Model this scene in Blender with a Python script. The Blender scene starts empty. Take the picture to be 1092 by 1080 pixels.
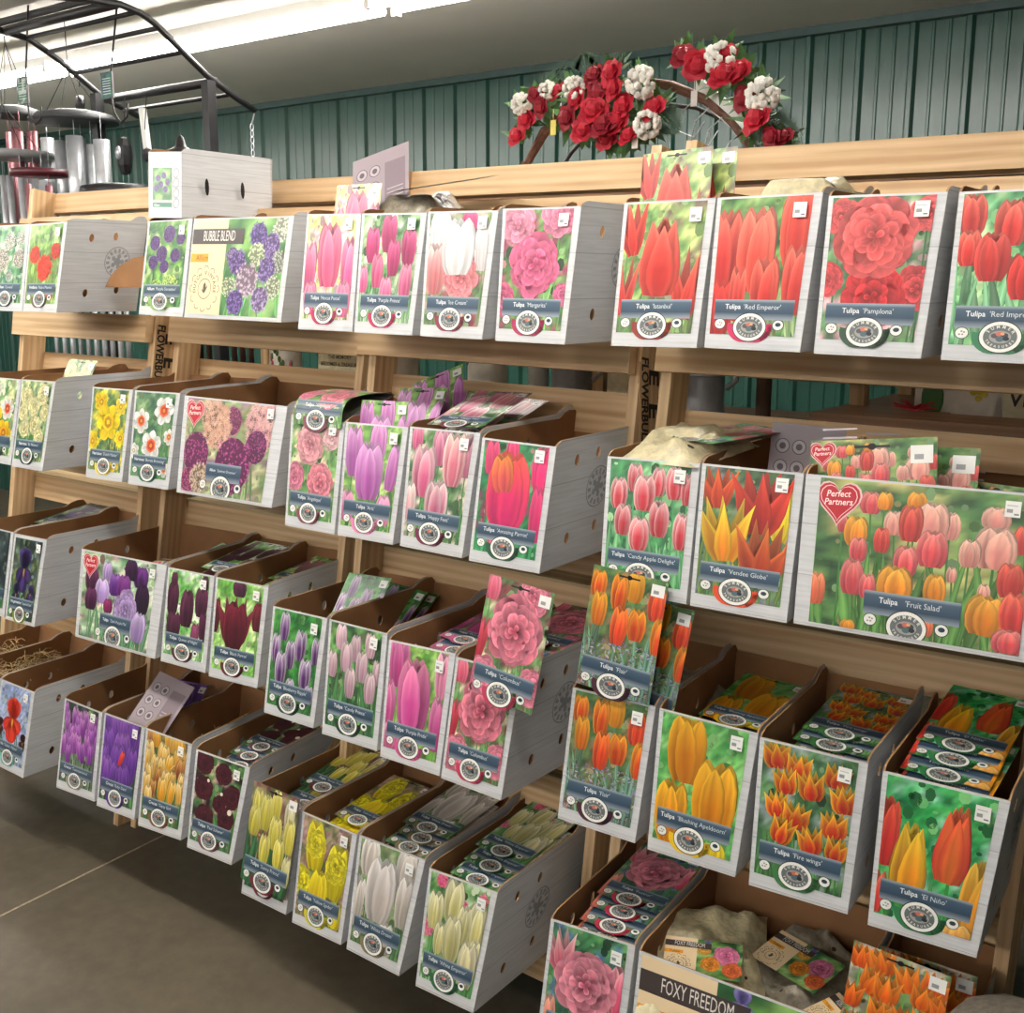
import bpy, math, random
import numpy as np
from mathutils import Vector, Matrix
from mathutils.geometry import tessellate_polygon
C = bpy.context.scene.collection
PI = math.pi
V3 = lambda *a: Vector(a)

# ------------------------------------------------------------------ helpers
def lin(c):
    return tuple(((x/12.92) if x <= 0.04045 else ((x+0.055)/1.055)**2.4) for x in c[:3])
def hx(s):
    return tuple(int(s[i:i+2], 16)/255 for i in (0, 2, 4))
def mix(a, b, t):
    t = min(1, max(0, t)); return tuple(a[i]*(1-t)+b[i]*t for i in range(3))

def node_mat(name, rough=.5, metal=0., spec=.5):
    m = bpy.data.materials.new(name); m.use_nodes = True
    nt = m.node_tree; b = nt.nodes['Principled BSDF']
    b.inputs['Roughness'].default_value = rough; b.inputs['Metallic'].default_value = metal
    b.inputs['Specular IOR Level'].default_value = spec
    return m, nt, b
def mat(name, col, rough=.5, metal=0., spec=.5, var=.12, scale=30., bump=0., alpha=1., trans=0.):
    m, nt, b = node_mat(name, rough, metal, spec)
    c = lin(hx(col)) if isinstance(col, str) else col
    tc = nt.nodes.new('ShaderNodeTexCoord'); n = nt.nodes.new('ShaderNodeTexNoise')
    n.inputs['Scale'].default_value = scale; n.inputs['Detail'].default_value = 4
    nt.links.new(tc.outputs['Object'], n.inputs['Vector'])
    r = nt.nodes.new('ShaderNodeValToRGB')
    r.color_ramp.elements[0].position = .3; r.color_ramp.elements[1].position = .7
    r.color_ramp.elements[0].color = tuple(x*(1-var) for x in c)+(1,)
    r.color_ramp.elements[1].color = tuple(min(1, x*(1+var)) for x in c)+(1,)
    nt.links.new(n.outputs['Fac'], r.inputs['Fac']); nt.links.new(r.outputs['Color'], b.inputs['Base Color'])
    if bump:
        bp = nt.nodes.new('ShaderNodeBump'); bp.inputs['Strength'].default_value = bump; bp.inputs['Distance'].default_value = .01
        nt.links.new(n.outputs['Fac'], bp.inputs['Height']); nt.links.new(bp.outputs['Normal'], b.inputs['Normal'])
    b.inputs['Alpha'].default_value = alpha
    if trans: b.inputs['Transmission Weight'].default_value = trans
    return m

class MB:
    def __init__(s): s.v = []; s.f = []; s.m = []; s.uv = []; s.c = []
    def face(s, pts, m=0, uv=None, col=None):
        b = len(s.v); s.v += [tuple(p) for p in pts]; s.f.append(tuple(range(b, b+len(pts)))); s.m.append(m)
        s.uv += uv if uv else [(0, 0)]*len(pts)
    def box(s, o, a, b, c, m=0):
        """box from corner o with edge vectors a (long), b, c; uv runs along a"""
        o, a, b, c = (Vector(x) for x in (o, a, b, c))
        if a.cross(b).dot(c) < 0: b, c, = c, b
        la, lb, lc = a.length, b.length, c.length
        def q(p, e1, e2, l1, l2, off=0):
            s.face([p, p+e1, p+e1+e2, p+e2], m, [(0+off, off), (l1+off, off), (l1+off, l2+off), (off, l2+off)])
        q(o, b, a, lb, la); s.uv[-4:] = [(u[1], u[0]) for u in s.uv[-4:]]
        q(o+c, a, b, la, lb, .3)
        q(o, a, c, la, lc, .6)
        q(o+b, c, a, lc, la, .9); s.uv[-4:] = [(u[1], u[0]) for u in s.uv[-4:]]
        q(o, c, b, lc*.3, lb*.3, 1.3); q(o+a, b, c, lb*.3, lc*.3, 1.7)
    def tube(s, pts, r, n=8, m=0, cap=True):
        pts = [Vector(p) for p in pts]; rs = r if isinstance(r, (list, tuple)) else [r]*len(pts)
        rings = []; prev = None
        for i, p in enumerate(pts):
            d = (pts[min(i+1, len(pts)-1)]-pts[max(i-1, 0)]).normalized()
            x = (prev - d*prev.dot(d)) if prev is not None else d.orthogonal()
            x = x.normalized() if x.length > 1e-6 else d.orthogonal().normalized()
            prev = x; y = d.cross(x); b = len(s.v)
            for k in range(n):
                a = 2*PI*k/n; s.v.append(tuple(p+(x*math.cos(a)+y*math.sin(a))*rs[i]))
            rings.append(b)
        for i in range(len(rings)-1):
            for k in range(n):
                s.f.append((rings[i]+k, rings[i]+(k+1) % n, rings[i+1]+(k+1) % n, rings[i+1]+k)); s.m.append(m); s.uv += [(0, 0)]*4
        if cap:
            s.f.append(tuple(rings[0]+k for k in reversed(range(n)))); s.m.append(m); s.uv += [(0, 0)]*n
            s.f.append(tuple(rings[-1]+k for k in range(n))); s.m.append(m); s.uv += [(0, 0)]*n
    def lathe(s, o, prof, n=24, m=0, axis=(0, 0, 1), sx=1.):
        o = Vector(o); ax = Vector(axis).normalized(); x = ax.orthogonal().normalized()
        if abs(ax.z) > .99: x = V3(1, 0, 0)
        y = ax.cross(x); rings = []
        for (r, z) in prof:
            rings.append(len(s.v))
            for k in range(n):
                a = 2*PI*k/n; s.v.append(tuple(o+ax*z+(x*math.cos(a)*sx+y*math.sin(a))*max(r, 1e-5)))
        for i in range(len(rings)-1):
            for k in range(n):
                s.f.append((rings[i]+k, rings[i]+(k+1) % n, rings[i+1]+(k+1) % n, rings[i+1]+k)); s.m.append(m); s.uv += [(0, 0)]*4
    def blob(s, o, rx, ry, rz, n=10, m=0, j=0., rnd=None, R=None):
        o = Vector(o); b = len(s.v); k2 = n//2
        for i in range(k2+1):
            th = PI*i/k2
            for k in range(n):
                a = 2*PI*k/n; q = 1+(rnd.uniform(-j, j) if rnd and 0 < i < k2 else 0)
                p = V3(rx*math.sin(th)*math.cos(a)*q, ry*math.sin(th)*math.sin(a)*q, rz*math.cos(th)*q)
                if R: p = R @ p
                s.v.append(tuple(o+p))
        for i in range(k2):
            for k in range(n):
                s.f.append((b+i*n+k, b+(i+1)*n+k, b+(i+1)*n+(k+1) % n, b+i*n+(k+1) % n)); s.m.append(m); s.uv += [(0, 0)]*4
    def mesh(s, name, mats, off=(0, 0, 0), smooth=False):
        me = bpy.data.meshes.new(name); ox, oy, oz = off
        me.from_pydata([(x-ox, y-oy, z-oz) for x, y, z in s.v], [], s.f)
        for m in (mats if isinstance(mats, (list, tuple)) else [mats]): me.materials.append(m)
        me.polygons.foreach_set('material_index', s.m)
        uv = me.uv_layers.new(name='UVMap'); uv.data.foreach_set('uv', [x for p in s.uv for x in p])
        if smooth: me.polygons.foreach_set('use_smooth', [True]*len(s.f))
        me.update(); return me

def link(name, data, parent=None, loc=(0, 0, 0)):
    o = bpy.data.objects.new(name, data); C.objects.link(o); o.location = loc
    if parent: o.parent = parent
    return o
def thing(name, label, cat, loc=(0, 0, 0), group=None, data=None):
    o = link(name, data, None, loc); o['label'] = label; o['category'] = cat
    if group: o['group'] = group
    return o
def part(name, mb, mats, t, smooth=False, label=None):
    """mesh given in world coordinates, parented to thing t (placed by translation only)"""
    off = Vector(t.location) + (Vector(t.parent.location) if t.parent else Vector())
    o = link(name, mb.mesh(name, mats, off, smooth), t)
    if label: o['label'] = label
    return o
def solo(name, mb, mats, label, cat, loc, group=None, smooth=False):
    return thing(name, label, cat, loc, group, mb.mesh(name, mats, loc, smooth))
def struct(name, mb, mats, smooth=False):
    o = link(name, mb.mesh(name, mats, (0, 0, 0), smooth)); o['kind'] = 'structure'; return o
def copy_tree(o, parent=None):
    c = o.copy(); C.objects.link(c); c.parent = parent
    for ch in list(o.children): copy_tree(ch, c)
    return c

# ------------------------------------------------------------------ camera
YAW, PITCH, ROLL, FPX = 0.6512965, 0.1950434, 0.0030572, 1204.22
EYE = V3(0, 0, 1.77)
f_ = V3(-math.sin(YAW)*math.cos(PITCH), math.cos(YAW)*math.cos(PITCH), -math.sin(PITCH))
r0 = V3(math.cos(YAW), math.sin(YAW), 0); u0 = r0.cross(f_)
r_ = r0*math.cos(ROLL)+u0*math.sin(ROLL); u_ = -r0*math.sin(ROLL)+u0*math.cos(ROLL)
cd = bpy.data.cameras.new('camera'); cam = link('camera', cd)
M = Matrix((r_, u_, -f_)).transposed().to_4x4(); M.translation = EYE; cam.matrix_world = M
cd.sensor_fit = 'HORIZONTAL'; cd.sensor_width = 36; cd.lens = FPX/1092*36; cd.clip_start = .05
bpy.context.scene.camera = cam
def at(px, py, Y):
    """point at depth Y that the photo shows at px, py"""
    d = r_*((px-546)/FPX)+u_*((540-py)/FPX)+f_
    return EYE+d*(Y/d.y)

# ------------------------------------------------------------------ rack frames (origin of row, yaw, roll, lean)
FR = {(1,0):([-3.4,1.8984,1.6799],[-0.00062,-0.00388,0.15972]),(1,1):([-2.6,1.9664,1.6748],[0.01195,-0.01367,0.15972]),
(1,2):([-1.75,1.867,1.657],[-0.01406,-0.01061,0.15972]),(1,3):([-0.8,1.8668,1.6534],[0.01693,-0.00791,0.15972]),
(2,0):([-3.4,1.8151,1.2105],[-0.01536,-0.00092,0.18361]),(2,1):([-2.6,1.8939,1.1977],[0.02339,-0.00192,0.18361]),
(2,2):([-1.75,1.8287,1.184],[-0.00325,-0.00051,0.18361]),(2,3):([-0.8,1.8558,1.1729],[0.02777,0.01159,0.18361]),
(3,0):([-3.4,1.7549,0.7337],[-0.01758,0.00233,0.18446]),(3,1):([-2.6,1.8304,0.7166],[0.03466,0.00916,0.18446]),
(3,2):([-1.75,1.745,0.7136],[-0.03848,0.00331,0.18446]),(3,3):([-0.8,1.7692,0.6966],[0.02911,-0.01221,0.18446]),
(4,0):([-3.4,1.6855,0.2598],[0.00134,-0.00086,0.21825]),(4,1):([-2.6,1.7222,0.262],[0.01709,0.0045,0.21825]),
(4,2):([-1.75,1.6932,0.2211],[-0.01612,-0.00237,0.21825]),(4,3):([-0.8,1.6614,0.2528],[0.0362,0.00751,0.21825])}
class Frame:
    def __init__(s, row, k):
        O, (yaw, roll, th) = FR[(row, k)]
        s.O = Vector(O); s.x0 = O[0]
        s.u = V3(math.cos(yaw)*math.cos(roll), math.sin(yaw)*math.cos(roll), math.sin(roll))
        t = V3(-math.sin(yaw)*math.sin(th), math.cos(yaw)*math.sin(th), math.cos(th)); t = t-s.u*t.dot(s.u)
        s.t = t.normalized(); s.n = s.t.cross(s.u)
        if s.n.y < 0: s.n = -s.n
        h = V3(s.n.x, s.n.y, 0).normalized()
        a = .09 if k == 1 else .04     # the boxes stand slightly skewed in their bay
        s.h = V3(h.x*math.cos(a)-h.y*math.sin(a), h.x*math.sin(a)+h.y*math.cos(a), 0)
    def P(s, u, t, d=0): return s.O+s.u*(u-s.x0)+s.t*t+s.n*d

# ------------------------------------------------------------------ materials
def wood_mat(name, c1, c2, c3, rough=.55):
    m, nt, b = node_mat(name, rough, 0, .35)
    L = nt.links.new; N = nt.nodes.new
    uv = N('ShaderNodeUVMap'); mp = N('ShaderNodeMapping'); mp.inputs['Scale'].default_value = (1.2, 26, 1)
    oi = N('ShaderNodeObjectInfo'); ml = N('ShaderNodeMath'); ml.operation = 'MULTIPLY'; ml.inputs[1].default_value = 37
    L(oi.outputs['Random'], ml.inputs[0]); L(ml.outputs[0], mp.inputs['Location'])
    L(uv.outputs['UV'], mp.inputs['Vector'])
    n1 = N('ShaderNodeTexNoise'); n1.inputs['Scale'].default_value = 1.6; n1.inputs['Detail'].default_value = 5; n1.inputs['Distortion'].default_value = .6
    L(mp.outputs['Vector'], n1.inputs['Vector'])
    w = N('ShaderNodeTexWave'); w.bands_direction = 'Y'; w.inputs['Scale'].default_value = .55; w.inputs['Distortion'].default_value = 3.5
    w.inputs['Detail'].default_value = 2; w.inputs['Detail Scale'].default_value = .4
    L(mp.outputs['Vector'], w.inputs['Vector'])
    r = N('ShaderNodeValToRGB'); e = r.color_ramp.elements
    e[0].color = lin(hx(c1))+(1,); e[1].color = lin(hx(c2))+(1,); e[0].position = .3; e[1].position = .66
    mx = N('ShaderNodeMath'); mx.operation = 'ADD'; h = N('ShaderNodeMath'); h.operation = 'MULTIPLY'; h.inputs[1].default_value = .16
    L(w.outputs['Fac'], h.inputs[0]); h2 = N('ShaderNodeMath'); h2.operation = 'MULTIPLY'; h2.inputs[1].default_value = .84
    L(n1.outputs['Fac'], h2.inputs[0]); L(h.outputs[0], mx.inputs[0]); L(h2.outputs[0], mx.inputs[1]); L(mx.outputs[0], r.inputs['Fac'])
    # knots
    mp2 = N('ShaderNodeMapping'); mp2.inputs['Scale'].default_value = (2.6, 6, 1); L(uv.outputs['UV'], mp2.inputs['Vector']); L(ml.outputs[0], mp2.inputs['Location'])
    vo = N('ShaderNodeTexVoronoi'); vo.inputs['Scale'].default_value = 1.; L(mp2.outputs['Vector'], vo.inputs['Vector'])
    k = N('ShaderNodeValToRGB'); ke = k.color_ramp.elements; ke[0].position = .035; ke[1].position = .11; ke[0].color = (1, 1, 1, 1); ke[1].color = (0, 0, 0, 1)
    L(vo.outputs['Distance'], k.inputs['Fac'])
    mc = N('ShaderNodeMixRGB'); mc.inputs['Color2'].default_value = lin(hx(c3))+(1,); L(r.outputs['Color'], mc.inputs['Color1']); L(k.outputs['Color'], mc.inputs['Fac'])
    L(mc.outputs['Color'], b.inputs['Base Color'])
    bp = N('ShaderNodeBump'); bp.inputs['Strength'].default_value = .15; bp.inputs['Distance'].default_value = .002
    L(n1.outputs['Fac'], bp.inputs['Height']); L(bp.outputs['Normal'], b.inputs['Normal'])
    return m
PINE = wood_mat('pine', 'b9946a', 'dcbe94', '85603c')
PLY = wood_mat('plywood', 'a58d66', 'c9b48a', '8f6f42')
PLYEDGE = mat('plywood_edge', 'd9c08e', .6)

def grey_wood():
    m, nt, b = node_mat('printed_whitewash_board', .5, 0, .4)
    L = nt.links.new; N = nt.nodes.new
    uv = N('ShaderNodeUVMap'); mp = N('ShaderNodeMapping'); mp.inputs['Scale'].default_value = (5, 120, 1); L(uv.outputs['UV'], mp.inputs['Vector'])
    n = N('ShaderNodeTexNoise'); n.inputs['Scale'].default_value = 1.4; n.inputs['Detail'].default_value = 6; n.inputs['Distortion'].default_value = .4; L(mp.outputs['Vector'], n.inputs['Vector'])
    r = N('ShaderNodeValToRGB'); e = r.color_ramp.elements; e[0].position = .3; e[1].position = .62
    e[0].color = lin(hx('c2c3c5'))+(1,); e[1].color = lin(hx('d4d5d6'))+(1,); L(n.outputs['Fac'], r.inputs['Fac'])
    # plank seams every 9 cm
    sp = N('ShaderNodeSeparateXYZ'); L(uv.outputs['UV'], sp.inputs[0])
    a = N('ShaderNodeMath'); a.operation = 'MULTIPLY_ADD'; a.inputs[1].default_value = 11.0; a.inputs[2].default_value = .02; L(sp.outputs['Y'], a.inputs[0])
    fr = N('ShaderNodeMath'); fr.operation = 'FRACT'; L(a.outputs[0], fr.inputs[0])
    lt = N('ShaderNodeMath'); lt.operation = 'LESS_THAN'; lt.inputs[1].default_value = .02; L(fr.outputs[0], lt.inputs[0])
    mc = N('ShaderNodeMixRGB'); mc.inputs['Color2'].default_value = lin(hx('adaeb0'))+(1,); L(r.outputs['Color'], mc.inputs['Color1']); L(lt.outputs[0], mc.inputs['Fac'])
    L(mc.outputs['Color'], b.inputs['Base Color'])
    return m
GREYBOX = grey_wood()
BROWN = mat('corrugated_cardboard_brown', '8f653f', .8, var=.1, scale=14)
BROWNEDGE = mat('cardboard_edge', 'a9825a', .85)
def print_mat(name, rough=.34, spec=.5):
    m, nt, b = node_mat(name, rough, 0, spec)
    ca = nt.nodes.new('ShaderNodeVertexColor'); ca.layer_name = 'Col'
    nt.links.new(ca.outputs['Color'], b.inputs['Base Color'])
    n = nt.nodes.new('ShaderNodeTexNoise'); n.inputs['Scale'].default_value = 60; tc = nt.nodes.new('ShaderNodeTexCoord'); nt.links.new(tc.outputs['Object'], n.inputs['Vector'])
    bp = nt.nodes.new('ShaderNodeBump'); bp.inputs['Strength'].default_value = .12; bp.inputs['Distance'].default_value = .004
    nt.links.new(n.outputs['Fac'], bp.inputs['Height']); nt.links.new(bp.outputs['Normal'], b.inputs['Normal'])
    return m
PRINT = print_mat('printed_card')
CARDBACK = mat('card_back_mauve', 'a3989c', .6)
BAG = mat('brown_net_bag', '8d8574', .3, spec=.6, var=.35, scale=45, bump=.8)
BAGPALE = mat('cream_net_bag', 'cfc39d', .28, spec=.6, var=.25, scale=40, bump=.8)
WHITE = mat('white_sticker', 'f2f2ee', .5, var=.02)
EMBLEM = mat('grey_emblem_ink', '9a9c9f', .6, var=.1, scale=80)
BLACKM = mat('black_powder_coated_metal', '1d1c1e', .45, spec=.5)
GALV = mat('silver_tube', 'c4c7cc', .34, metal=.55, var=.1)
def dotted(m):
    nt = m.node_tree; b = nt.nodes['Principled BSDF']; src = b.inputs['Base Color'].links[0].from_socket
    tc = nt.nodes.new('ShaderNodeTexCoord'); v = nt.nodes.new('ShaderNodeTexVoronoi'); v.inputs['Scale'].default_value = 28; nt.links.new(tc.outputs['Object'], v.inputs['Vector'])
    l = nt.nodes.new('ShaderNodeMath'); l.operation = 'LESS_THAN'; l.inputs[1].default_value = .14; nt.links.new(v.outputs['Distance'], l.inputs[0])
    x = nt.nodes.new('ShaderNodeMixRGB'); x.inputs['Color2'].default_value = (.03, .02, .01, 1); nt.links.new(src, x.inputs['Color1']); nt.links.new(l.outputs[0], x.inputs['Fac']); nt.links.new(x.outputs['Color'], b.inputs['Base Color'])
dotted(BAG); dotted(BAGPALE)
INK = mat('black_paint_lettering', '1c1813', .6)

# ------------------------------------------------------------------ printed artwork built as fine coloured mesh
_gl = {}
def glyphs(text, bold=0., shear=0., xs=1.):
    key = (text, bold, shear, xs)
    if key in _gl: return _gl[key]
    c = bpy.data.curves.new('t', 'FONT'); c.body = text; c.size = 1; c.offset = bold; c.shear = shear; c.resolution_u = 2
    o = bpy.data.objects.new('t', c); C.objects.link(o); bpy.context.view_layer.update()
    me = o.evaluated_get(bpy.context.evaluated_depsgraph_get()).to_mesh()
    vs = [(v.co.x*xs, v.co.y) for v in me.vertices]; fs = [tuple(p.vertices) for p in me.polygons]
    w = max([v[0] for v in vs] or [0])
    bpy.data.objects.remove(o); bpy.data.curves.remove(c)
    _gl[key] = (vs, fs, w); return _gl[key]

CUP = [(0, .5), (.18, .88), (.45, 1.), (.72, .86), (.9, .5), (1, .06)]
LILY = [(0, .5), (.2, .95), (.42, .9), (.66, .5), (.86, .2), (1, .02)]
BUD = [(0, .5), (.2, .95), (.38, 1.), (.62, .76), (.84, .38), (1, .03)]
RND = [(0, .25), (.25, .72), (.55, 1.), (.8, .92), (.95, .6), (1, .3)]
class Art:
    EPS = 1.1e-5
    def __init__(s, h, seed=1):
        s.v = []; s.c = []; s.f = []; s.h = h; s.l = 1; s.R = random.Random(seed); s.ymin = 0.
    def cl(s, x, y): return (min(1, max(0, x)), min(s.h, max(s.ymin, y)))
    def up(s): s.l += 1
    def add(s, pts, cols, faces, jit=.08):
        b = len(s.v)
        for (x, y), c in zip(pts, cols):
            x, y = s.cl(x, y); s.v.append((x, y, s.l)); q = 1+s.R.uniform(-jit, jit); s.c.append(tuple(min(1, k*q) for k in c))
        s.f += [tuple(b+i for i in f) for f in faces]
    def grid(s, n, m, fn, jit=.08):
        pts = []; cols = []
        for i in range(n+1):
            for j in range(m+1):
                p, c = fn(i/n, j/m); pts.append(p); cols.append(c)
        s.add(pts, cols, [(i*(m+1)+j, i*(m+1)+j+1, (i+1)*(m+1)+j+1, (i+1)*(m+1)+j) for i in range(n) for j in range(m)], jit)
    def bg(s, pal, n=(20, 14), coarse=(7, 5), x0=0., x1=1., y0=0., y1=None, jit=.12):
        y1 = s.h if y1 is None else y1; R = s.R
        G = [[R.choice(pal) for _ in range(coarse[1]+1)] for _ in range(coarse[0]+1)]
        def fn(a, b):
            y = a*coarse[0]; x = b*coarse[1]; i = min(int(y), coarse[0]-1); j = min(int(x), coarse[1]-1); fy = y-i; fx = x-j
            fy = fy*fy*(3-2*fy); fx = fx*fx*(3-2*fx)
            c = mix(mix(G[i][j], G[i][j+1], fx), mix(G[i+1][j], G[i+1][j+1], fx), fy)
            return (x0+(x1-x0)*b, y0+(y1-y0)*a), c
        s.grid(n[0], n[1], fn, jit); s.up()
    def leaf(s, x0, y0, x1, y1, w, c1, c2, bend=0.):
        dx, dy = x1-x0, y1-y0; L = math.hypot(dx, dy) or 1; nx, ny = -dy/L, dx/L
        pr = [(0, .5), (.3, 1), (.6, .8), (.85, .4), (1, .02)]; lm = s.R.uniform(.62, 1.12)
        pts = []; cols = []
        for t, q in pr:
            bx, by = x0+dx*t+nx*bend*t*t, y0+dy*t+ny*bend*t*t
            for k in (-1, 0, 1): pts.append((bx+nx*w*.5*q*k, by+ny*w*.5*q*k)); cols.append(tuple(z*lm for z in (c2 if k == 0 else mix(c1, c2, .1 if k < 0 else .5))))
        s.add(pts, cols, [(i*3+j, i*3+j+1, i*3+j+4, i*3+j+3) for i in range(4) for j in range(2)])
    def leaves(s, n, c1, c2, lo=.1, hi=.55, w=.07):
        for i in range(n):
            x = s.R.uniform(-.05, 1.05); L = s.R.uniform(lo, hi)*s.h
            s.leaf(x, -.02, x+s.R.uniform(-.25, .25)*L, L, w*s.R.uniform(.6, 1.4), c1, c2, s.R.uniform(-.08, .08))
            if i % 6 == 5: s.up()
        s.up()
    def stem(s, x, y, c, w=.018, x1=None):
        x1 = x+s.R.uniform(-.04, .04) if x1 is None else x1
        s.add([(x-w/2, y), (x+w/2, y), (x1+w/2, -.02), (x1-w/2, -.02)], [c]*4, [(0, 1, 2, 3)])
    def petal(s, bx, by, ang, L, W, ci, ce, ct, prof=CUP, bend=0.):
        a = math.radians(ang); dx, dy = math.sin(a), math.cos(a); nx, ny = dy, -dx
        pts = []; cols = []; T = (-1, -.75, -.45, -.15, .15, .45, .75, 1); n = len(prof)
        stk = [s.R.uniform(.88, 1.08) for _ in T]; lum = s.R.uniform(.9, 1.06)
        for t, q in prof:
            cx, cy = bx+dx*L*t+nx*bend*t*t, by+dy*L*t+ny*bend*t*t
            for k, sk in zip(T, stk):
                pts.append((cx+nx*W*.5*q*k, cy+ny*W*.5*q*k))
                c = mix(ci, ce, abs(k)**2); c = mix(c, ct, max(0, t-(.22 if prof is LILY else .4))*1.15); g = lum*sk*(.84+.2*t)*(.8 if k == 1 else 1); cols.append(tuple(min(1, v*g) for v in c))
        s.add(pts, cols, [(i*8+j, i*8+j+1, i*8+j+9, i*8+j+8) for i in range(n-1) for j in range(7)], .04)
    def tulip(s, x, y, w, h, ci, ce, ct, ang=0., lily=False):
        """x, y is the flower's centre"""
        a = math.radians(ang); R = s.R
        def B(dx, dy): return x+dx*math.cos(a)+dy*math.sin(a), y-dx*math.sin(a)+dy*math.cos(a)
        pf = BUD if lily == 2 else LILY if lily else CUP; sp = -6 if lily == 2 else 11 if lily == 3 else 19 if lily else 5; dk = lambda c: tuple(k*.62 for k in c)
        if lily is True: w = w*.8
        for q, o in ((-1, .22), (1, .22), (0, 0)):
            bx, by = B(q*w*.16, -h*.46); s.petal(bx, by, ang+q*sp*.55+R.uniform(-3, 3), h*.97, w*.62, dk(ci), dk(ce), mix(dk(ct), ct, .5), pf)
        s.up()
        for q in (-1, 1):
            bx, by = B(q*w*.17, -h*.49); s.petal(bx, by, ang+q*sp+R.uniform(-2, 2), h*.95, w*.58, mix(ci, dk(ci), .35), ce, ct, pf, bend=(-q*.06*w if not lily else q*.2*w))
        s.up()
        bx, by = B(R.uniform(-.06, .06)*w, -h*.5); s.petal(bx, by, ang+R.uniform(-4, 4), h*.9, w*.6, ci, mix(ce, ci, .25), ct, pf)
        s.up()
    def double(s, x, y, r, ci, ce, sq=1., n0=8):
        R = s.R; k = 0
        for rr, n, dkf in ((1., n0, .62), (.86, n0, .8), (.7, n0-1, .66), (.54, 6, .9), (.38, 5, .66), (.22, 3, .9)):
            off = R.uniform(0, 60)
            for i in range(n):
                an = off+360*i/n+R.uniform(-9, 9)
                dv_ = R.uniform(.86, 1.06); cc = tuple(q*dkf*dv_ for q in ci); e2 = tuple(q*dv_ for q in mix(ci, ce, .3+.7*dkf)); s.petal(x, y, an, r*rr*R.uniform(.92, 1.05), r*rr*R.uniform(.75, .95), cc, mix(cc, e2, .6), e2, RND)
                if i % 3 == 2: s.up()
            s.up()
    def ball(s, x, y, r, c1, c2, n=130, core=None, ln=.16):
        R = s.R; core = core or tuple(k*.55 for k in c1); m = 14
        s.add([(x, y)]+[(x+r*.86*math.cos(2*PI*i/m), y+r*.86*math.sin(2*PI*i/m)) for i in range(m)], [core]*(m+1), [(0, 1+i, 1+(i+1) % m) for i in range(m)]); s.up()
        for i in range(n):
            a = R.uniform(0, 2*PI); q = math.sqrt(R.random()); rr = r*q*.96; px, py = x+rr*math.cos(a), y+rr*math.sin(a)
            c = mix(c1, c2, R.random()); b = R.uniform(0, PI); l = r*ln
            for kk in range(3):
                t = b+kk*PI/3; ex, ey = math.cos(t)*l, math.sin(t)*l; w = .17
                s.add([(px-ex, py-ey), (px+ey*w, py-ex*w), (px+ex, py+ey), (px-ey*w, py+ex*w)], [c]*4, [(0, 1, 2, 3)])
            if i % 16 == 15: s.up()
        s.up()
    def daff(s, x, y, r, pc, cup, rot=0, pk=None):
        for i in range(6):
            s.petal(x, y, rot+60*i, r, r*.82, mix(pc, (.2, .2, .1), .12), pc, pc, RND if i % 2 else CUP)
            if i == 2: s.up()
        s.up(); m = 12
        for q, c in ((.42, mix(cup, (1, 1, .6), .15)), (.3, tuple(k*.75 for k in cup)), (.12, mix(cup, (1, 1, .3), .4))):
            s.add([(x, y)]+[(x+r*q*(1+.12*(i % 2))*math.cos(2*PI*i/m), y+r*q*(1+.12*(i % 2))*math.sin(2*PI*i/m)) for i in range(m)], [tuple(k*.8 for k in c)]+[c]*m, [(0, 1+i, 1+(i+1) % m) for i in range(m)]); s.up()
    def iris(s, x, y, r, c1, c2):
        for an, L, W in ((-22, 1., .7), (22, 1., .7), (0, 1.05, .75)): s.petal(x, y, an, r*L, r*W, c1, mix(c1, c2, .4), c2, RND)
        s.up()
        for an, L, W in ((125, .85, .7), (-125, .85, .7), (180, 1.1, .95)): s.petal(x, y, an, r*L, r*W, c2, c1, c1, RND)
        s.up(); s.petal(x, y+.05*r, 180, r*.45, r*.16, (.95, .75, .2), (.9, .6, .2), (.3, .1, .1)); s.up()
    def disc(s, x, y, rx, ry, c, n=24, a0=0., a1=2*PI, rin=0.):
        pts = []; 
        for i in range(n+1):
            a = a0+(a1-a0)*i/n; pts += [(x+rx*rin*math.cos(a), y+ry*rin*math.sin(a)), (x+rx*math.cos(a), y+ry*math.sin(a))]
        s.add(pts, [c]*len(pts), [(2*i, 2*i+1, 2*i+3, 2*i+2) for i in range(n)], .02)
    def rect(s, x0, y0, x1, y1, c0, c1=None, jit=.02, skew=0.):
        c1 = c1 or c0; s.add([(x0, y0), (x1, y0+skew), (x1, y1+skew), (x0, y1)], [c0, c0, c1, c1], [(0, 1, 2, 3)], jit)
    def text(s, t, x, y, size, col, bold=0., shear=0., xs=1., align='l', rot=0.):
        vs, fs, w = glyphs(t, bold, shear, xs); ca, sa = math.cos(rot), math.sin(rot)
        ox = {'l': 0, 'c': -w/2, 'r': -w}[align]
        s.add([(x+((vx+ox)*ca-vy*sa)*size, y+((vx+ox)*sa+vy*ca)*size) for vx, vy in vs], [col]*len(vs), fs, 0); return w*size
    def arctext(s, t, x, y, rx, ry, size, col, a0, da):
        """letters standing on an ellipse; da < 0 runs clockwise over the top"""
        for i, ch in enumerate(t):
            a = a0+da*i; r = a-PI/2 if da < 0 else a+PI/2
            s.text(ch, x+rx*math.cos(a), y+ry*math.sin(a), size, col, .02, 0, 1, 'c', r)
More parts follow.
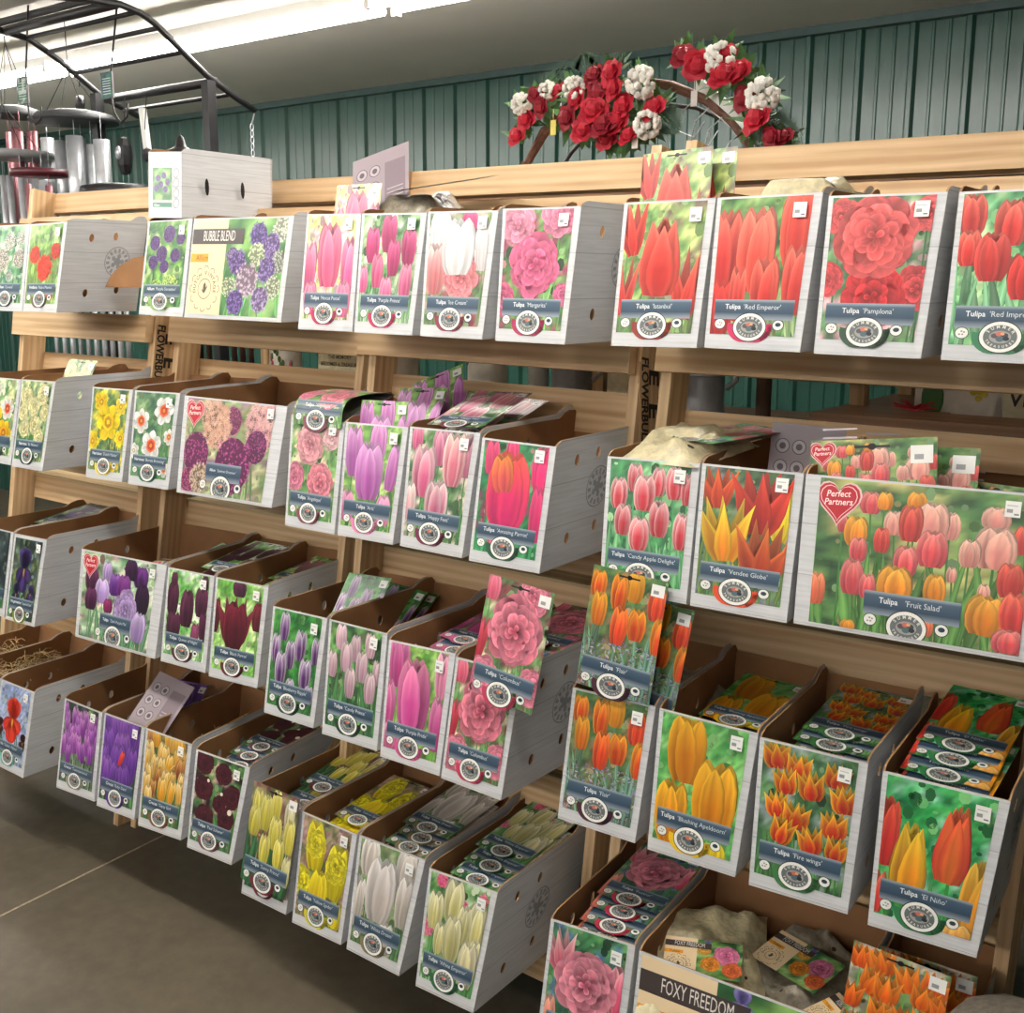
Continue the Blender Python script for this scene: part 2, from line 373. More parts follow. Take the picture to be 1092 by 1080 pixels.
    def banner(s, genus, name, x=.04, w=.92, tint=(.3, .35, .45), sc=1., bump=None):
        """name strip, round emblem and the two small round icons"""
        s.up(); b0, b1 = .165*sc, .375*sc; cx = x+w*.47; cy = .085*sc
        top = (.50, .56, .62); mid = (.17, .27, .35); low = (.42, .47, .53)
        for ya, yb, ca, cb in ((b1-.035*sc, b1, mix(mid, top, .3), mix(top, (.75, .8, .8), .4)), (b0+.07*sc, b1-.035*sc, mid, mix(mid, top, .3)), (b0, b0+.07*sc, mix(low, (.7, .73, .75), .5), mid)):
            s.rect(x, ya, x+w, yb, ca, cb)
        s.up()
        if bump: 
            s.ymin = -.075*sc; s.disc(cx, cy, .265*sc, .178*sc, bump, 20, PI*.92, PI*2.08, .0); s.ymin = -.2
            s.disc(cx, cy, .265*sc, .178*sc, tuple(k*.6 for k in bump), 20, PI*1.7, PI*2.06, .8); s.up()
        sz = .074*sc; tw = glyphs(genus, .012)[2]*sz; g2 = "'%s'" % name if name else ''; tw2 = glyphs(g2, -.004)[2]*sz if g2 else 0
        k = min(1, (w-.1)/(tw+.035+tw2)); tx = x+(w-(tw+.035+tw2)*k)*.45; wh = (.95, .96, .96)
        s.text(genus, tx, b1-.1*sc, sz*k, wh, .012)
        if g2: s.text(g2, tx+(tw+.035)*k, b1-.1*sc, sz*k, mix(wh, mid, .1), -.004)
        for ex, q in ((cx-.355*sc, 0), (cx+.33*sc, 1)):
            s.disc(ex, cy+.028*sc, .068*sc, .058*sc, (.16, .2, .24), 16); s.up(); s.disc(ex, cy+.028*sc, .06*sc, .051*sc, (.93, .93, .9), 16); s.up()
            if q: s.disc(ex, cy+.034*sc, .033*sc, .022*sc, (.12, .2, .26), 12)
            else:
                for t in range(4): s.disc(ex+.022*sc*math.cos(t*1.7), cy+.028*sc+.02*sc*math.sin(t*1.7+.5), .011*sc, .009*sc, (.62, .55, .57), 6)
        s.up()
        s.disc(cx, cy, .2*sc, .155*sc, (.1, .12, .13), 30); s.up(); s.disc(cx, cy, .19*sc, .146*sc, (.95, .95, .92), 30); s.up()
        s.disc(cx, cy, .155*sc, .114*sc, (.4, .42, .42), 30); s.up()
        s.arctext('SUMMER', cx, cy, .117*sc, .083*sc, .042*sc, (.9, .9, .86), PI*.83, -PI*.66/5)
        s.arctext('TREASURES', cx, cy, .14*sc, .103*sc, .034*sc, (.9, .9, .86), PI*1.13, PI*.74/8)
        s.disc(cx, cy, .1*sc, .06*sc, (.62, .62, .6), 20); s.up()
        for dx, dy, rr, c in ((-.05, .01, .035, (.35, .3, .32)), (-.01, .028, .032, (.8, .42, .35)), (.04, .015, .035, (.2, .24, .26)), (0, -.018, .04, (.3, .4, .42)), (.055, -.015, .03, (.1, .14, .16)), (.02, .03, .02, (.9, .65, .45))):
            s.disc(cx+dx*sc, cy+dy*sc, rr*sc, rr*.7*sc, c, 10); s.up()
    def heart(s, x, y, r, t1='Perfect', t2='Partners'):
        pts = []
        for i in range(28):
            a = 2*PI*i/28; pts.append((x+r*.062*16*math.sin(a)**3, y+r*.062*(13*math.cos(a)-5*math.cos(2*a)-2*math.cos(3*a)-math.cos(4*a))))
        for sc, c in ((1.18, (.9, .75, .75)), (1.08, (.72, .1, .16)), (.95, (.95, .8, .8)), (.9, (.74, .09, .16))):
            s.add([(x, y)]+[(x+(a-x)*sc, y+(b-y)*sc) for a, b in pts], [c]*29, [(0, 1+(i+1) % 28, 1+i) for i in range(28)], .02); s.up()
        s.text(t1, x-.02*r, y+.18*r, .42*r, (1, .95, .93), .01, .2, 1, 'c', .05); s.text(t2, x, y-.2*r, .42*r, (1, .95, .93), .01, .2, 1, 'c', .05); s.up()
    def mesh(s, name, fn, extra=None):
        """fn maps (x in 0..1, y in 0..h, layer) to a point"""
        me = bpy.data.meshes.new(name)
        me.from_pydata([tuple(fn(x, y, l)) for x, y, l in s.v], [], s.f)
        ca = me.color_attributes.new('Col', 'FLOAT_COLOR', 'POINT')
        ca.data.foreach_set('color', [k for c in s.c for k in (*lin(c), 1.)])
        me.materials.append(PRINT); me.update(); return me

# ------------------------------------------------------------------ the varieties pictured on boxes and packets
GR = ['3f7a3c', '2c5a33', '6fa04c', '8fb568']; GD = ['1f3a28', '2d5236', '16281e', '48704a']; GL = ['9cc07a', 'c6d8a0', '7fae64', 'b9cfa0']
H = 1.45
def col(c): return hx(c) if isinstance(c, str) else c
def spread(n, w, h, cs, seed, y0=.38, y1=.95, ang=8, lily=False, kind='t', stem='4f7d46'):
    """n tulips on a jittered lattice, the upper ones first"""
    R = random.Random(seed); cols = max(2, round(math.sqrt(n*.9))); rows = math.ceil(n/cols); out = []; k = 0
    for r in range(rows):
        for c in range(cols):
            if k >= n: break
            x = (c+.5+(.35 if r % 2 else -.1))/cols+R.uniform(-.07, .07); y = y1-(y1-y0)*r/max(1, rows-1)+R.uniform(-.04, .04)
            cc = cs[R.randrange(len(cs))]; out.append((kind, x, y, w*R.uniform(.85, 1.15), h*R.uniform(.9, 1.1), *cc, R.uniform(-ang, ang), lily)); k += 1
    return out
def T(x, y, w, h, ci, ce, ct, ang=0, lily=False): return ('t', x, y, w, h, ci, ce, ct, ang, lily)
V = {}
def var(key, name, bg, fl, genus='Tulipa', lf=(16, '2f6a38', '5f9c55'), bump='3a4a3c', lv=(.1, .55, .07), h=H, w=1., extra=None, sc=1., bx=(.04, .92), tag=True, hrt=False):
    V[key] = dict(name=name, bg=bg, fl=fl, genus=genus, lf=lf, bump=bump, lv=lv, h=h, extra=extra, sc=sc, bx=bx, tag=tag, hrt=hrt)
PK = ('e0508a', 'f391b0', 'f8b4c4'); RD = ('d21f1d', 'ef5a48', 'f58a70'); MG = ('b21f62', 'd84a8a', 'e987a8')
var('a1', 'Cowanii', ['5d9a5a', '2f6f50', 'cfd8c8', '8fb08a'], [('b', .5, .8, .2, 'dfe3d2', 'f2efe4', .13), ('b', .85, .84, .16, 'dde2d0', 'f0eee2', .13), ('b', .3, .56, .24, 'dcd6c4', 'f0e8da', .13), ('b', .85, .58, .2, 'd8cfc0', 'f0e6d8', .13), ('b', .15, .36, .14, 'd8c8b8', 'ead8c8', .13), ('b', .55, .36, .12, 'c8d4c0', 'eef0e2', .13)], 'Allium', bump='2a3a3c')
var('a2', 'Rubra Maxima', ['5b8a3a', '8fb860', '3a5a34', 'a8c880'], [('b', .2, .62, .17, 'e0452e', 'c03020', .3), ('b', .85, .66, .15, 'd8402c', 'a82c20', .3), ('b', .55, .45, .24, 'ef4a34', 'd83020', .3), ('b', .8, .12, .12, 'e0452e', 'c03020', .3)], 'Fritillaria', lf=(30, '4f8a34', 'a5c860'), lv=(.5, .98, .05), bump='6a5a4a')
PU = ('6a3f94', '9a6cc0', '7a4aa6')
var('d', 'Purple Sensation', ['4f8a3c', '86b858', '2f5a34', 'c0d890'], [('b', x, y, r, '6a3f92', '8f62b4', .12) for x, y, r in ((.2, .75, .15), (.55, .85, .17), (.85, .8, .13), (.4, .62, .16), (.75, .6, .14), (.2, .52, .14), (.5, .47, .13))]+[('b', .7, .25, .2, 'a8d060', 'd8e890', .2), ('b', .35, .22, .16, '98c850', 'c8e080', .2)], 'Allium', bump='8ab060')
var('f', 'Hocus Pocus', ['d8dc90', 'f0b8c0', 'c0d070', 'f5d0d0'], [T(.08, .5, .3, .5, *PK), T(.92, .52, .3, .55, *PK), T(.5, .62, .46, .62, 'ec5a86', 'f47c9c', 'fa9cb0'), T(.85, .2, .3, .35, *PK), T(.15, .2, .26, .32, *PK)], bump='b82858', lf=(8, '6f9a4a', 'a8c070'))
var('g', 'Purple Prince', ['5a8a50', 'e8e8d8', '9cb88a', '3f6a40'], [T(.05, .4, .2, .26, *PK), T(.2, .72, .24, .34, *MG), T(.48, .83, .26, .36, *MG), T(.86, .7, .24, .34, *MG), T(.6, .6, .22, .34, *MG), T(.32, .48, .22, .32, 'd84a80', 'ee88a8', 'f0a0b8'), T(.5, .28, .22, .3, *PK), T(.85, .38, .22, .34, *PK)], lf=(24, '4a8a50', 'a8cfa0'), bump='b82858')
var('h', 'Ice Cream', ['4a6a40', 'c8b8a8', '6f8a58', '8a3a4a'], [T(.2, .86, .36, .36, 'f2eeee', 'ffffff', 'ffffff'), T(.66, .93, .28, .18, *MG), T(.95, .72, .3, .46, 'f0e4e4', 'ffffff', 'ffffff'), T(.15, .5, .34, .46, 'e87a80', 'f0b0a8', 'f4e8e0'), ('d', .6, .42, .3, 'ea6a78', 'f4a8a8'), T(.52, .7, .56, .5, 'f4f0ee', 'ffffff', 'ffffff')], lf=(8, '5a7a48', '90a878'), bump='8a2a3a')
var('i', 'Margarita', ['5a8a4a', '7aa860', '9a3a5a', '3a5a38'], [('d', .2, .88, .27, 'f07a9c', 'f8b0c4'), ('d', .82, .95, .27, 'e86a90', 'f8a8c0'), ('d', .02, .25, .22, 'c83a6a', 'e880a0'), ('d', .97, .3, .14, 'd84a7a', 'f090b0'), ('d', .5, .54, .4, 'e04478', 'f590b0')], bump='a82450', lf=(6, '4f8a44', '8fc070'))
var('j', 'Istanbul', ['5f8a4a', '9ab86a', '6a5a50', 'c8d888'], [T(.06, .84, .26, .5, 'c82018', 'f04a38', 'f46a50', -12, True), T(.02, .38, .22, .5, *RD, -6, True), T(.93, .38, .36, .55, 'd02018', 'f05038', 'f47a60', 10, True), T(.5, .58, .6, .6, 'c81c16', 'f25844', 'f68a72', 0, 2)], bump='8a2a20', lf=(8, '4f7a40', '8aa860'))
var('k', 'Red Emperor', ['4f7a3c', '6f9a50', '2f5a30', '9ab870'], [T(.1, .62, .34, .6, *RD), T(.88, .8, .36, .6, 'e02a20', 'f46048', 'f47a60'), T(.45, .62, .42, .62, 'e83c2c', 'f46a54', 'f8927c'), T(.1, .2, .3, .4, 'c81414', 'e02a20', 'f05040'), T(.94, .4, .3, .5, *RD), T(.6, .34, .3, .46, 'd01c18', 'ee5a46', 'f48a70'), T(.28, .3, .16, .4, *RD)], bump='c8285a', lf=(18, '5a8a4a', 'b0c890'))
var('l', 'Pamplona', ['3f6a44', '2f5038', '6a9a60', 'e8b0b8'], [('d', .12, .86, .2, 'e04040', 'f47070'), ('d', .0, .42, .2, 'd83038', 'f06a6a'), ('d', .95, .88, .18, 'e04040', 'f47070'), ('d', .93, .36, .24, 'd83038', 'f06060'), ('d', .5, .3, .34, 'c4141c', 'f04048'), ('d', .47, .72, .42, 'e83c40', 'f87c78')], bump='2a4a34', lf=(6, '2f5a38', '5a8a58'))
var('m', 'Red Impression', ['4a9a5a', '2f7a48', '8cc890', 'b8dca0'], [T(.1, .86, .26, .28, *RD), T(.45, .8, .3, .3, *RD), T(.85, .84, .26, .28, *RD), T(.1, .64, .22, .24, *RD), T(.96, .6, .3, .3, *RD), T(.32, .58, .32, .32, 'd81e1c', 'f04a40', 'f47060'), T(.62, .45, .3, .3, 'd01818', 'ee3c34', 'f05a4a')], bump='2f7a50', lf=(30, '3a8a50', '9ad0a0'), lv=(.2, .7, .09))
DF = 'f6cf20'
var('b1', '', ['e8e8d0', '8ab870', '3f7a44', 'd8d8a0'], [('n', .3, .85, .2, 'f0f0e0', 'f0c020', 0), ('n', .75, .62, .22, 'f4f0e8', 'e8502a', 20), ('n', .3, .5, .3, 'f5d020', 'e8a010', 10), ('n', .7, .3, .26, 'f8c818', 'e89010', 30), ('n', .2, .18, .22, 'f4eee8', 'e04a2a', 0)], 'Narcissus', tag=False)
var('b2', 'Sir Winston', ['4f7a50', '7a9a70', '2f4f3a', 'dde0a0'], [('d', x, y, r, 'e8e090', 'f8f4c8') for x, y, r in ((.2, .8, .2), (.75, .84, .2), (.5, .68, .2), (.9, .62, .17), (.15, .6, .17), (.6, .46, .19), (.25, .4, .18), (.8, .3, .17))], 'Narcissus', bump='1f3f3a')
var('y', 'Dutch Master', ['5a7a40', 'e8d040', '3a5a44', '98a860'], [('n', .25, .84, .2, 'f6d224', 'f0b010', 0), ('n', .82, .8, .17, 'f4dc40', 'f0c020', 15), ('n', .08, .35, .2, 'f8dc20', 'f0b818', 30), ('n', .9, .42, .16, 'f8dc20', 'e8b018', 10), ('n', .78, .12, .18, 'f4d020', 'e8b018', 10), ('n', .5, .6, .34, 'fad81c', 'f2b80c', 25)], 'Narcissus', lf=(14, '2f5a48', '5a8a68'), bump='e8d040')
var('ow', 'Barrett Browning', ['4f7a50', '8aa070', '2f5a44', '6a8a60'], [('n', .18, .66, .22, 'f4f2ee', 'f0602c', 0), ('n', .75, .8, .25, 'f6f4f0', 'ee5024', 20), ('n', .5, .38, .27, 'f6f4f0', 'ee4c20', 8), ('n', .95, .5, .14, 'f0efe8', 'f08050', 0), ('n', .05, .3, .14, 'f0efe8', 'f4e8e0', 0), ('n', .92, .12, .14, 'f4f0ea', 'f07a40', 0)], 'Narcissus', bump='2f6a58')
var('al', 'Summer Drummer', ['7aa060', '9a9870', '5a7a48', 'b8b890', '8a6a80'], [('b', .3, .86, .13, 'c8a088', 'e0c0a8', .3), ('b', .9, .78, .2, 'c89090', 'e8c0b8', .3), ('b', .15, .42, .18, 'a83a80', 'd070a8', .1), ('b', .85, .56, .14, '9a3a7a', 'c060a0', .1), ('b', .55, .8, .12, 'b04a80', 'd070a0', .1), ('b', .38, .74, .17, 'c09078', 'e8c0a8', .3), ('b', .08, .12, .1, 'b8407a', 'e080b0', .12), ('b', .22, .16, .12, 'b8a080', 'e8d0c0', .2), ('b', .6, .33, .24, 'a83080', 'd878b0', .09)], 'Allium', h=.68, lf=(14, '6a9a50', 'a8c888'), lv=(.2, .9, .03), sc=.62, bx=(.3, .42), hrt=True)
var('ang', 'Angelique', ['5a8a4a', '8fb870', 'e8c8b0', '3f6a3c'], [('d', .85, .85, .2, 'f0a0b0', 'f8d8d0'), ('d', .4, .74, .3, 'ea7890', 'f8ccc8'), ('d', .12, .4, .22, 'e86a90', 'f6a8b8'), ('d', .68, .38, .3, 'e8587c', 'f8b8b8')], bump='8a4a5a', lf=(12, '4f8a48', '9ac080'))
var('ar', 'Aria', ['7aa850', '9abf68', '5a8a44', 'c8d890'], [T(.16, .74, .3, .5, 'b85ab0', 'd894d0', 'e8b8dc'), T(.6, .86, .3, .4, 'c060b0', 'dc9cd4', 'ecc0e0'), T(.92, .62, .24, .46, 'b858a8', 'd490cc', 'e4b0dc', 8), T(.1, .2, .28, .3, 'e070a8', 'f0a0c8', 'f4c0d8'), T(.82, .2, .3, .3, 'e070a8', 'f0a0c8', 'f4c0d8'), T(.48, .56, .52, .56, 'b452a8', 'dc9ad8', 'ecc4e4')], bump='e080b0')
var('hf', 'Happy Feet', ['3f6a3c', '5f8a50', '2a4a30', 'd8c8b8'], [T(.1, .92, .18, .24, *PK), T(.5, .86, .26, .36, 'b85078', 'e8a0b8', 'f0c8d0'), T(.95, .8, .2, .4, 'c06080', 'e8b0c0', 'f0d0d8'), T(.25, .62, .38, .48, 'c84a78', 'f0c8c8', 'f6e0dc'), T(.74, .76, .34, .5, 'e86a88', 'f6d8c8', 'f8ecd8'), T(.04, .33, .24, .36, 'e0a0a8', 'f0e8d8', 'f4f0e4'), T(.52, .34, .38, .42, 'c85a80', 'f2dcd4', 'f8ece4')], bump='7a2a48')
var('ap', 'Amazing Parrot', ['2f8a50', '3fa060', '8a3050', '1f6a40'], [T(.15, .86, .22, .32, 'e0286a', 'f04a80', 'f06a8a'), T(.45, .94, .2, .24, 'e0286a', 'f04a80', 'f06a8a'), T(.92, .8, .26, .4, 'e81c6c', 'f0407c', 'f0608c'), T(.95, .4, .24, .5, 'e01c6a', 'f04484', 'f0608c'), T(.3, .16, .2, .2, 'e86a90', 'f08aa0', 'f8a0b0'), T(.45, .57, .66, .7, 'ec1c74', 'f4386c', 'f46a34'), ('t', .34, .72, .34, .34, 'f0505a', 'f48040', 'f4a030', -8, False)], bump='2a5a40', lf=(10, '2f8a54', '5ab878'))
CA = ('d42434', 'f8c8c4', 'fff4ee')
var('ca', 'Candy Apple Delight', ['4a9a5a', '2f6a44', '8ac88c', '3f7a50'], [T(.32, .86, .18, .24, *CA), T(.82, .84, .22, .27, *CA), T(.62, .84, .18, .24, *CA), T(.98, .8, .16, .26, *CA), T(.45, .74, .27, .3, *CA), T(.13, .72, .22, .26, *CA), T(.66, .54, .25, .3, *CA), T(.2, .5, .22, .26, *CA), T(.95, .46, .22, .3, *CA), T(.42, .4, .27, .28, *CA)], bump='3f8a58', lf=(26, '2f8a4a', '8ccf90'))
var('ve', 'Vendee Globe', ['3f5a3c', '6a8a5a', '7a7a88', '2f4a34'], [T(.15, .85, .32, .34, 'c83418', 'e8602a', 'f0702c', -5, True), T(.95, .68, .3, .4, 'e8c810', 'f4e030', 'f8e840', 8, True), T(.68, .78, .5, .52, 'b81c10', 'e03a24', 'f04a30', 0, True), T(.5, .18, .3, .2, 'f0d010', 'f4e030', 'f8e840', 0, True), T(.28, .53, .46, .5, 'f08a10', 'f8cc18', 'fbe23a', -4, True), T(.75, .38, .46, .5, 'c03010', 'e8682c', 'f08a3c', 6, True)], bump='e0502a', lf=(18, '3f7a3c', '8aa850'))
FS = [('e84a50', 'f4707a', 'f8b0a0'), ('f06a48', 'f88a5a', 'fbb080'), ('f08a1c', 'f8a838', 'fbc85a'), ('f0958a', 'f8c0a8', 'fbd8c0'), ('e03a3c', 'f05a48', 'f88a6a')]
var('fs', 'Fruit Salad', ['3f6a3c', '5f8a4a', '2a4a2c', 'b8b070', '8aa860'], [T(.26, .86, .11, .15, *FS[0]), T(.33, .88, .08, .12, *FS[2]), T(.48, .9, .1, .12, *FS[2]), T(.38, .74, .1, .16, *FS[3]), T(.84, .84, .14, .14, *FS[3]), T(.13, .7, .05, .12, *FS[0]), T(.2, .66, .12, .2, *FS[2]), T(.64, .76, .1, .18, *FS[3]), T(.56, .78, .16, .24, *FS[3]), T(.46, .75, .11, .24, *FS[4]), T(.22, .54, .09, .16, *FS[0]), T(.33, .62, .08, .17, *FS[4]), T(.97, .72, .1, .18, *FS[4]), T(.85, .65, .2, .27, *FS[3]), T(.45, .5, .12, .2, *FS[0]), T(.74, .6, .1, .18, *FS[3]), T(.57, .6, .15, .24, *FS[0]), T(.67, .45, .05, .1, *FS[3]), T(.82, .36, .06, .12, *FS[3]), T(.93, .46, .12, .22, *FS[4]), T(.02, .24, .1, .22, *FS[1]), T(.2, .35, .12, .24, *FS[0]), T(.28, .3, .08, .17, *FS[0]), T(.41, .34, .18, .24, *FS[2]), T(.6, .34, .11, .2, *FS[2]), T(.84, .22, .19, .26, *FS[2], 5), T(.97, .26, .15, .26, *FS[4]), T(.95, .08, .16, .15, *FS[0]), T(.2, .02, .08, .08, *FS[2]), T(.57, .1, .09, .14, *FS[1])], h=.68, lf=(46, '2f6a30', '6fa050'), lv=(.2, .75, .04), sc=.5, bx=(.27, .46), hrt=True)
var('i0', 'Before the Storm', ['2a3a40', '4a5a58', '1c262c'], [('i', .5, .6, .3, '2c2450', '5a3f90')], 'Iris', tag=False)
var('di', 'Superstition', ['3a4a40', '7a8a4a', '4a5a78', '1f2a28'], [('i', .45, .62, .38, '1f1b3a', '5a3a90'), ('i', .25, .3, .2, '1f1b3a', '3a2a60'), ('i', .8, .34, .16, '241f44', '5a4080')], 'Iris germanica', bump='8a9a40')
DP = ('3a1030', '6a2a5c', '8a4a7a'); VI = ('5a2080', '8a4ab0', 'b080d0'); LV = ('a888cc', 'cbb0e0', 'e8d8f0')
var('pm', 'Dark Purple Mix', ['c8d8c0', 'b08080', '8ab080', 'e8e8d0', '3f6a48'], [T(.35, .82, .14, .22, *LV), T(.82, .82, .2, .24, '3a1050', '7a2a90', '9a5ab0'), T(.68, .88, .18, .24, '2a0a30', '4a1a4c', '5a2a5c'), T(.14, .7, .2, .3, *DP), T(.47, .68, .16, .26, *VI), T(.6, .66, .2, .3, '6a1a78', '9a3aa0', 'b068b8'), T(.3, .58, .22, .3, *LV), T(.14, .46, .18, .26, *DP), T(.86, .58, .2, .34, '241028', '3c1a40', '4a2450'), T(.4, .42, .14, .16, '7a1450', 'a02a6a', 'b04880'), ('d', .64, .42, .17, 'a07cc4', 'd8c0e8'), T(.85, .26, .2, .34, *LV, 6)], h=.7, lf=(16, '2f6a3c', '7ab080'), lv=(.2, .6, .06), sc=.62, bx=(.3, .44), hrt=True)
QN = ('3a1228', '6a2a4c', '7c4060')
var('qn', 'Queen of Night', ['8ac870', 'c8e0b0', '5aa048', 'e8f0e0'], [T(.15, .86, .16, .24, *QN), T(.9, .9, .16, .2, *QN), T(.14, .66, .28, .38, *QN), T(.85, .68, .3, .34, *QN), T(.5, .58, .34, .44, *QN), T(.2, .34, .34, .34, *QN), T(.95, .4, .2, .34, *QN), T(.75, .3, .2, .26, '7a2a50', '9a4a6c', 'a86080')], bump='5a2a3c', lf=(12, '4f9a44', '9ad080'))
var('bp', 'Black Parrot', ['7ab850', 'a0d070', '5a9a40', 'c8e0a0'], [T(.5, .94, .3, .2, *QN), T(.95, .66, .26, .32, '5a1424', '8a2a38', '9a3a48'), T(.0, .6, .2, .4, '4a1424', '7a2434', '8a3444'), ('t', .45, .56, .56, .56, '5a1022', '8c2036', 'a03a4c', 0, True), T(.45, .52, .5, .52, '4a0c1c', '7c1c30', '902c40')], bump='6a1c30', lf=(8, '5aa040', 'a0d870'))
BB = ('4a1460', 'efe4f0', 'ffffff')
var('bb', 'Blueberry Ripple', ['2f7a34', '3f8a3c', '1f5a2c', '5aa04c'], [T(.25, .84, .2, .3, *BB), T(.1, .6, .18, .3, *BB), T(.62, .68, .22, .32, *BB), T(.95, .66, .16, .28, *BB), T(.42, .56, .2, .3, *BB), T(.24, .4, .24, .36, *BB), T(.78, .4, .24, .32, *BB), T(.48, .2, .22, .24, *BB), T(.9, .2, .2, .2, *BB)], bump='1f3f34', lf=(20, '1f5a30', '4f8a48'))
CP = ('c89aac', 'e4c4cc', 'f2e2e0')
var('cp', 'Candy Prince', ['4a7a44', '7ab860', '2f5030', '5a5a40'], [T(.22, .88, .22, .26, *CP), T(.8, .86, .2, .24, *CP), T(.52, .8, .2, .26, *CP), T(.35, .7, .24, .3, *CP), T(.08, .6, .18, .26, *CP), T(.66, .64, .22, .3, *CP), T(.97, .62, .16, .24, *CP), T(.45, .46, .2, .3, *CP), T(.85, .46, .22, .3, *CP)], bump='2a4a34', lf=(34, '2f5f38', '5f9a60'), lv=(.25, .6, .1))
PP = ('c8428c', 'e880b4', 'f0a8c8')
var('pp', 'Purple Pride', ['6aa040', '8ab850', '4f8a38', 'a8c878'], [T(.16, .84, .34, .5, *PP), T(.95, .8, .26, .44, 'd87aa0', 'f0b0c4', 'f4c8d4'), T(.0, .4, .3, .5, *PP), T(.96, .34, .3, .5, *PP), T(.1, .12, .4, .24, 'e06a98', 'f090b4', 'f0a8c0'), T(.48, .54, .58, .7, 'c8428e', 'ea86ba', 'f4a8ba')], bump='d05a90', lf=(8, '4f8a3c', '8ab860'))
CO = 'e8506c'
var('co', 'Columbus', ['4f7a44', 'd8d8b0', '7a3a40', '6a9a58'], [T(.08, .92, .26, .24, 'e85a78', 'f48aa0', 'f4a0b0'), ('d', .7, .92, .26, 'ee6080', 'fbb0c0'), T(.04, .45, .16, .4, 'c82a40', 'e04a60', 'f07080', 5), ('d', .16, .16, .26, 'ea5878', 'fbb4c4'), ('d', .92, .2, .24, 'ea5878', 'fbb4c4'), ('d', .53, .6, .43, 'e84a68', 'fcb8c6')], bump='c83a5a', lf=(10, '3f7a40', '7aa868'))
FI = ('dc4014', 'f8a424', 'fbc23c')
var('fi', 'Flair', ['4f7a44', '6f8a50', '8a6a50', '3f5a38'], [T(.1, .86, .22, .22, *FI), T(.6, .9, .22, .26, 'e88a18', 'f8b828', 'fbd048'), T(.4, .83, .22, .3, *FI), T(.9, .8, .24, .27, 'e03a1c', 'f4683c', 'f8884c'), T(.68, .6, .24, .26, *FI), T(.16, .66, .2, .28, 'f07018', 'f8b020', 'fbd048'), T(.98, .55, .2, .3, *FI), T(.45, .56, .22, .32, 'e03c1c', 'f47030', 'f89c3c')], bump='4a2030', lf=(18, '3f7a50', '8ab8a0'), lv=(.4, .62, .07), extra='heather')
YO = ('f0880c', 'f9b414', 'fbcf3a')
var('bl', 'Blushing Apeldoorn', ['4fa04c', '6ab860', '3a8a44', '8ac878'], [('d', .82, .62, .1, 'e890a8', 'f4b8c8'), T(.2, .24, .38, .5, *YO), T(.32, .76, .44, .54, *YO), T(.72, .42, .52, .6, 'f08c0c', 'fab81c', 'fbd040'), T(.82, .02, .24, .16, 'f4d010', 'f8e030', 'f8e840')], bump='f0c820', lf=(8, '3a8a40', '6ab860'))
FW = [('d41c14', 'f4b41c', 'f8dc30'), ('dc2414', 'f49018', 'fbe238')]
var('fw', 'Fire wings', ['3f6a44', '5a8a54', '8a9a98', '2f5234'], spread(12, .25, .2, FW, 5, .36, .9, 14, 3), bump='3f7a44', lf=(26, '2f6a30', '5f9a50'), lv=(.2, .45, .05))
var('en', 'El Ni\u00f1o', ['2fa04c', '1f8a44', '4fb860', '0f6a38', '8fc8a8'], [T(.03, .6, .24, .5, 'd82a28', 'ee5038', 'f07048'), T(.7, .62, .34, .56, 'e05a28', 'f0503c', 'f49048', 3, 2), T(.69, .6, .4, .52, 'e8742c', 'ea3c34', 'f0643c', 2, 2), T(.3, .42, .42, .56, 'f0941c', 'f8c428', 'fbe040', 0, 2), T(.98, .28, .28, .56, 'f09a1c', 'f8b838', 'fbd860', 6), T(.86, .02, .3, .14, 'f4a848', 'f8c060', 'f8d080'), T(.02, .16, .14, .3, 'e03830', 'f06048', 'f08a60')], bump='2f7a48', lf=(8, '2f8a3c', '5ab050'))
var('r0', '', ['8a9ab8', 'a8b0c8'], [('i', .5, .6, .3, 'b03020', 'e0503c')], 'Iris', tag=False)
var('ri', 'Sultan\u2019s Palace', ['8a9ac0', 'a0acc8', '98a8d0'], [('i', .1, .42, .16, '3a1a20', '5a2028'), ('i', .92, .32, .16, '3a1a20', '5a2028'), ('i', .5, .56, .4, 'c8281c', 'ea4830')], 'Iris', bump='7ab8b0', lf=(6, '3a6a48', '6a9a70'))
CR = ('7a2a90', 'b468c8', 'd8a0dc')
var('c1', 'Tommasinianus', ['3a5a38', '5a4a68', '6a8a50', '2a3a2c'], spread(26, .15, .26, [CR, ('8a3098', 'c078cc', 'e8b8e0')], 8, .36, .84, 10), 'Crocus', bump='a09a88', lf=(26, '3a5a3c', 'b0c0a0'), lv=(.2, .5, .03), sc=.95)
var('c2', 'Ruby Giant', ['4a4a58', '5a5a48', '6a3a78', '2f3f34'], spread(15, .26, .44, [('4a1c80', '7a40ac', 'a070c8'), ('5a2490', '8a50b4', 'b888d0')], 9, .3, .86, 14)+[T(.55, .55, .1, .2, 'e02c20', 'f04a30', 'f07040', 20)], 'Crocus', bump='5a2a88')
var('c3', 'Gipsy Girl', ['6a5a34', '8a6a4a', '4a4a2c', 'a08a48'], spread(26, .2, .26, [('e8981c', 'f4c848', 'f8e8b0'), ('e8a83c', 'f0d070', 'f6ecc8'), ('8a4420', 'e0a050', 'f0c878')], 10, .24, .94, 14), 'Crocus', bump='8a5a3c')
var('c4', 'Paul Scherer', ['3f6a3c', '5a9a4a', '2a1820', 'd8a8a0'], [('d', x, y, r, '3a0f1c', '6a2434') for x, y, r in ((.18, .9, .2), (.6, .84, .18), (.2, .62, .22), (.86, .62, .2), (.6, .5, .16), (.3, .3, .22), (.78, .36, .2))]+[('x', .3, .72, .03), ('x', .62, .62, .03), ('x', .3, .22, .04), ('x', .85, .45, .05)], bump='7a4a54')
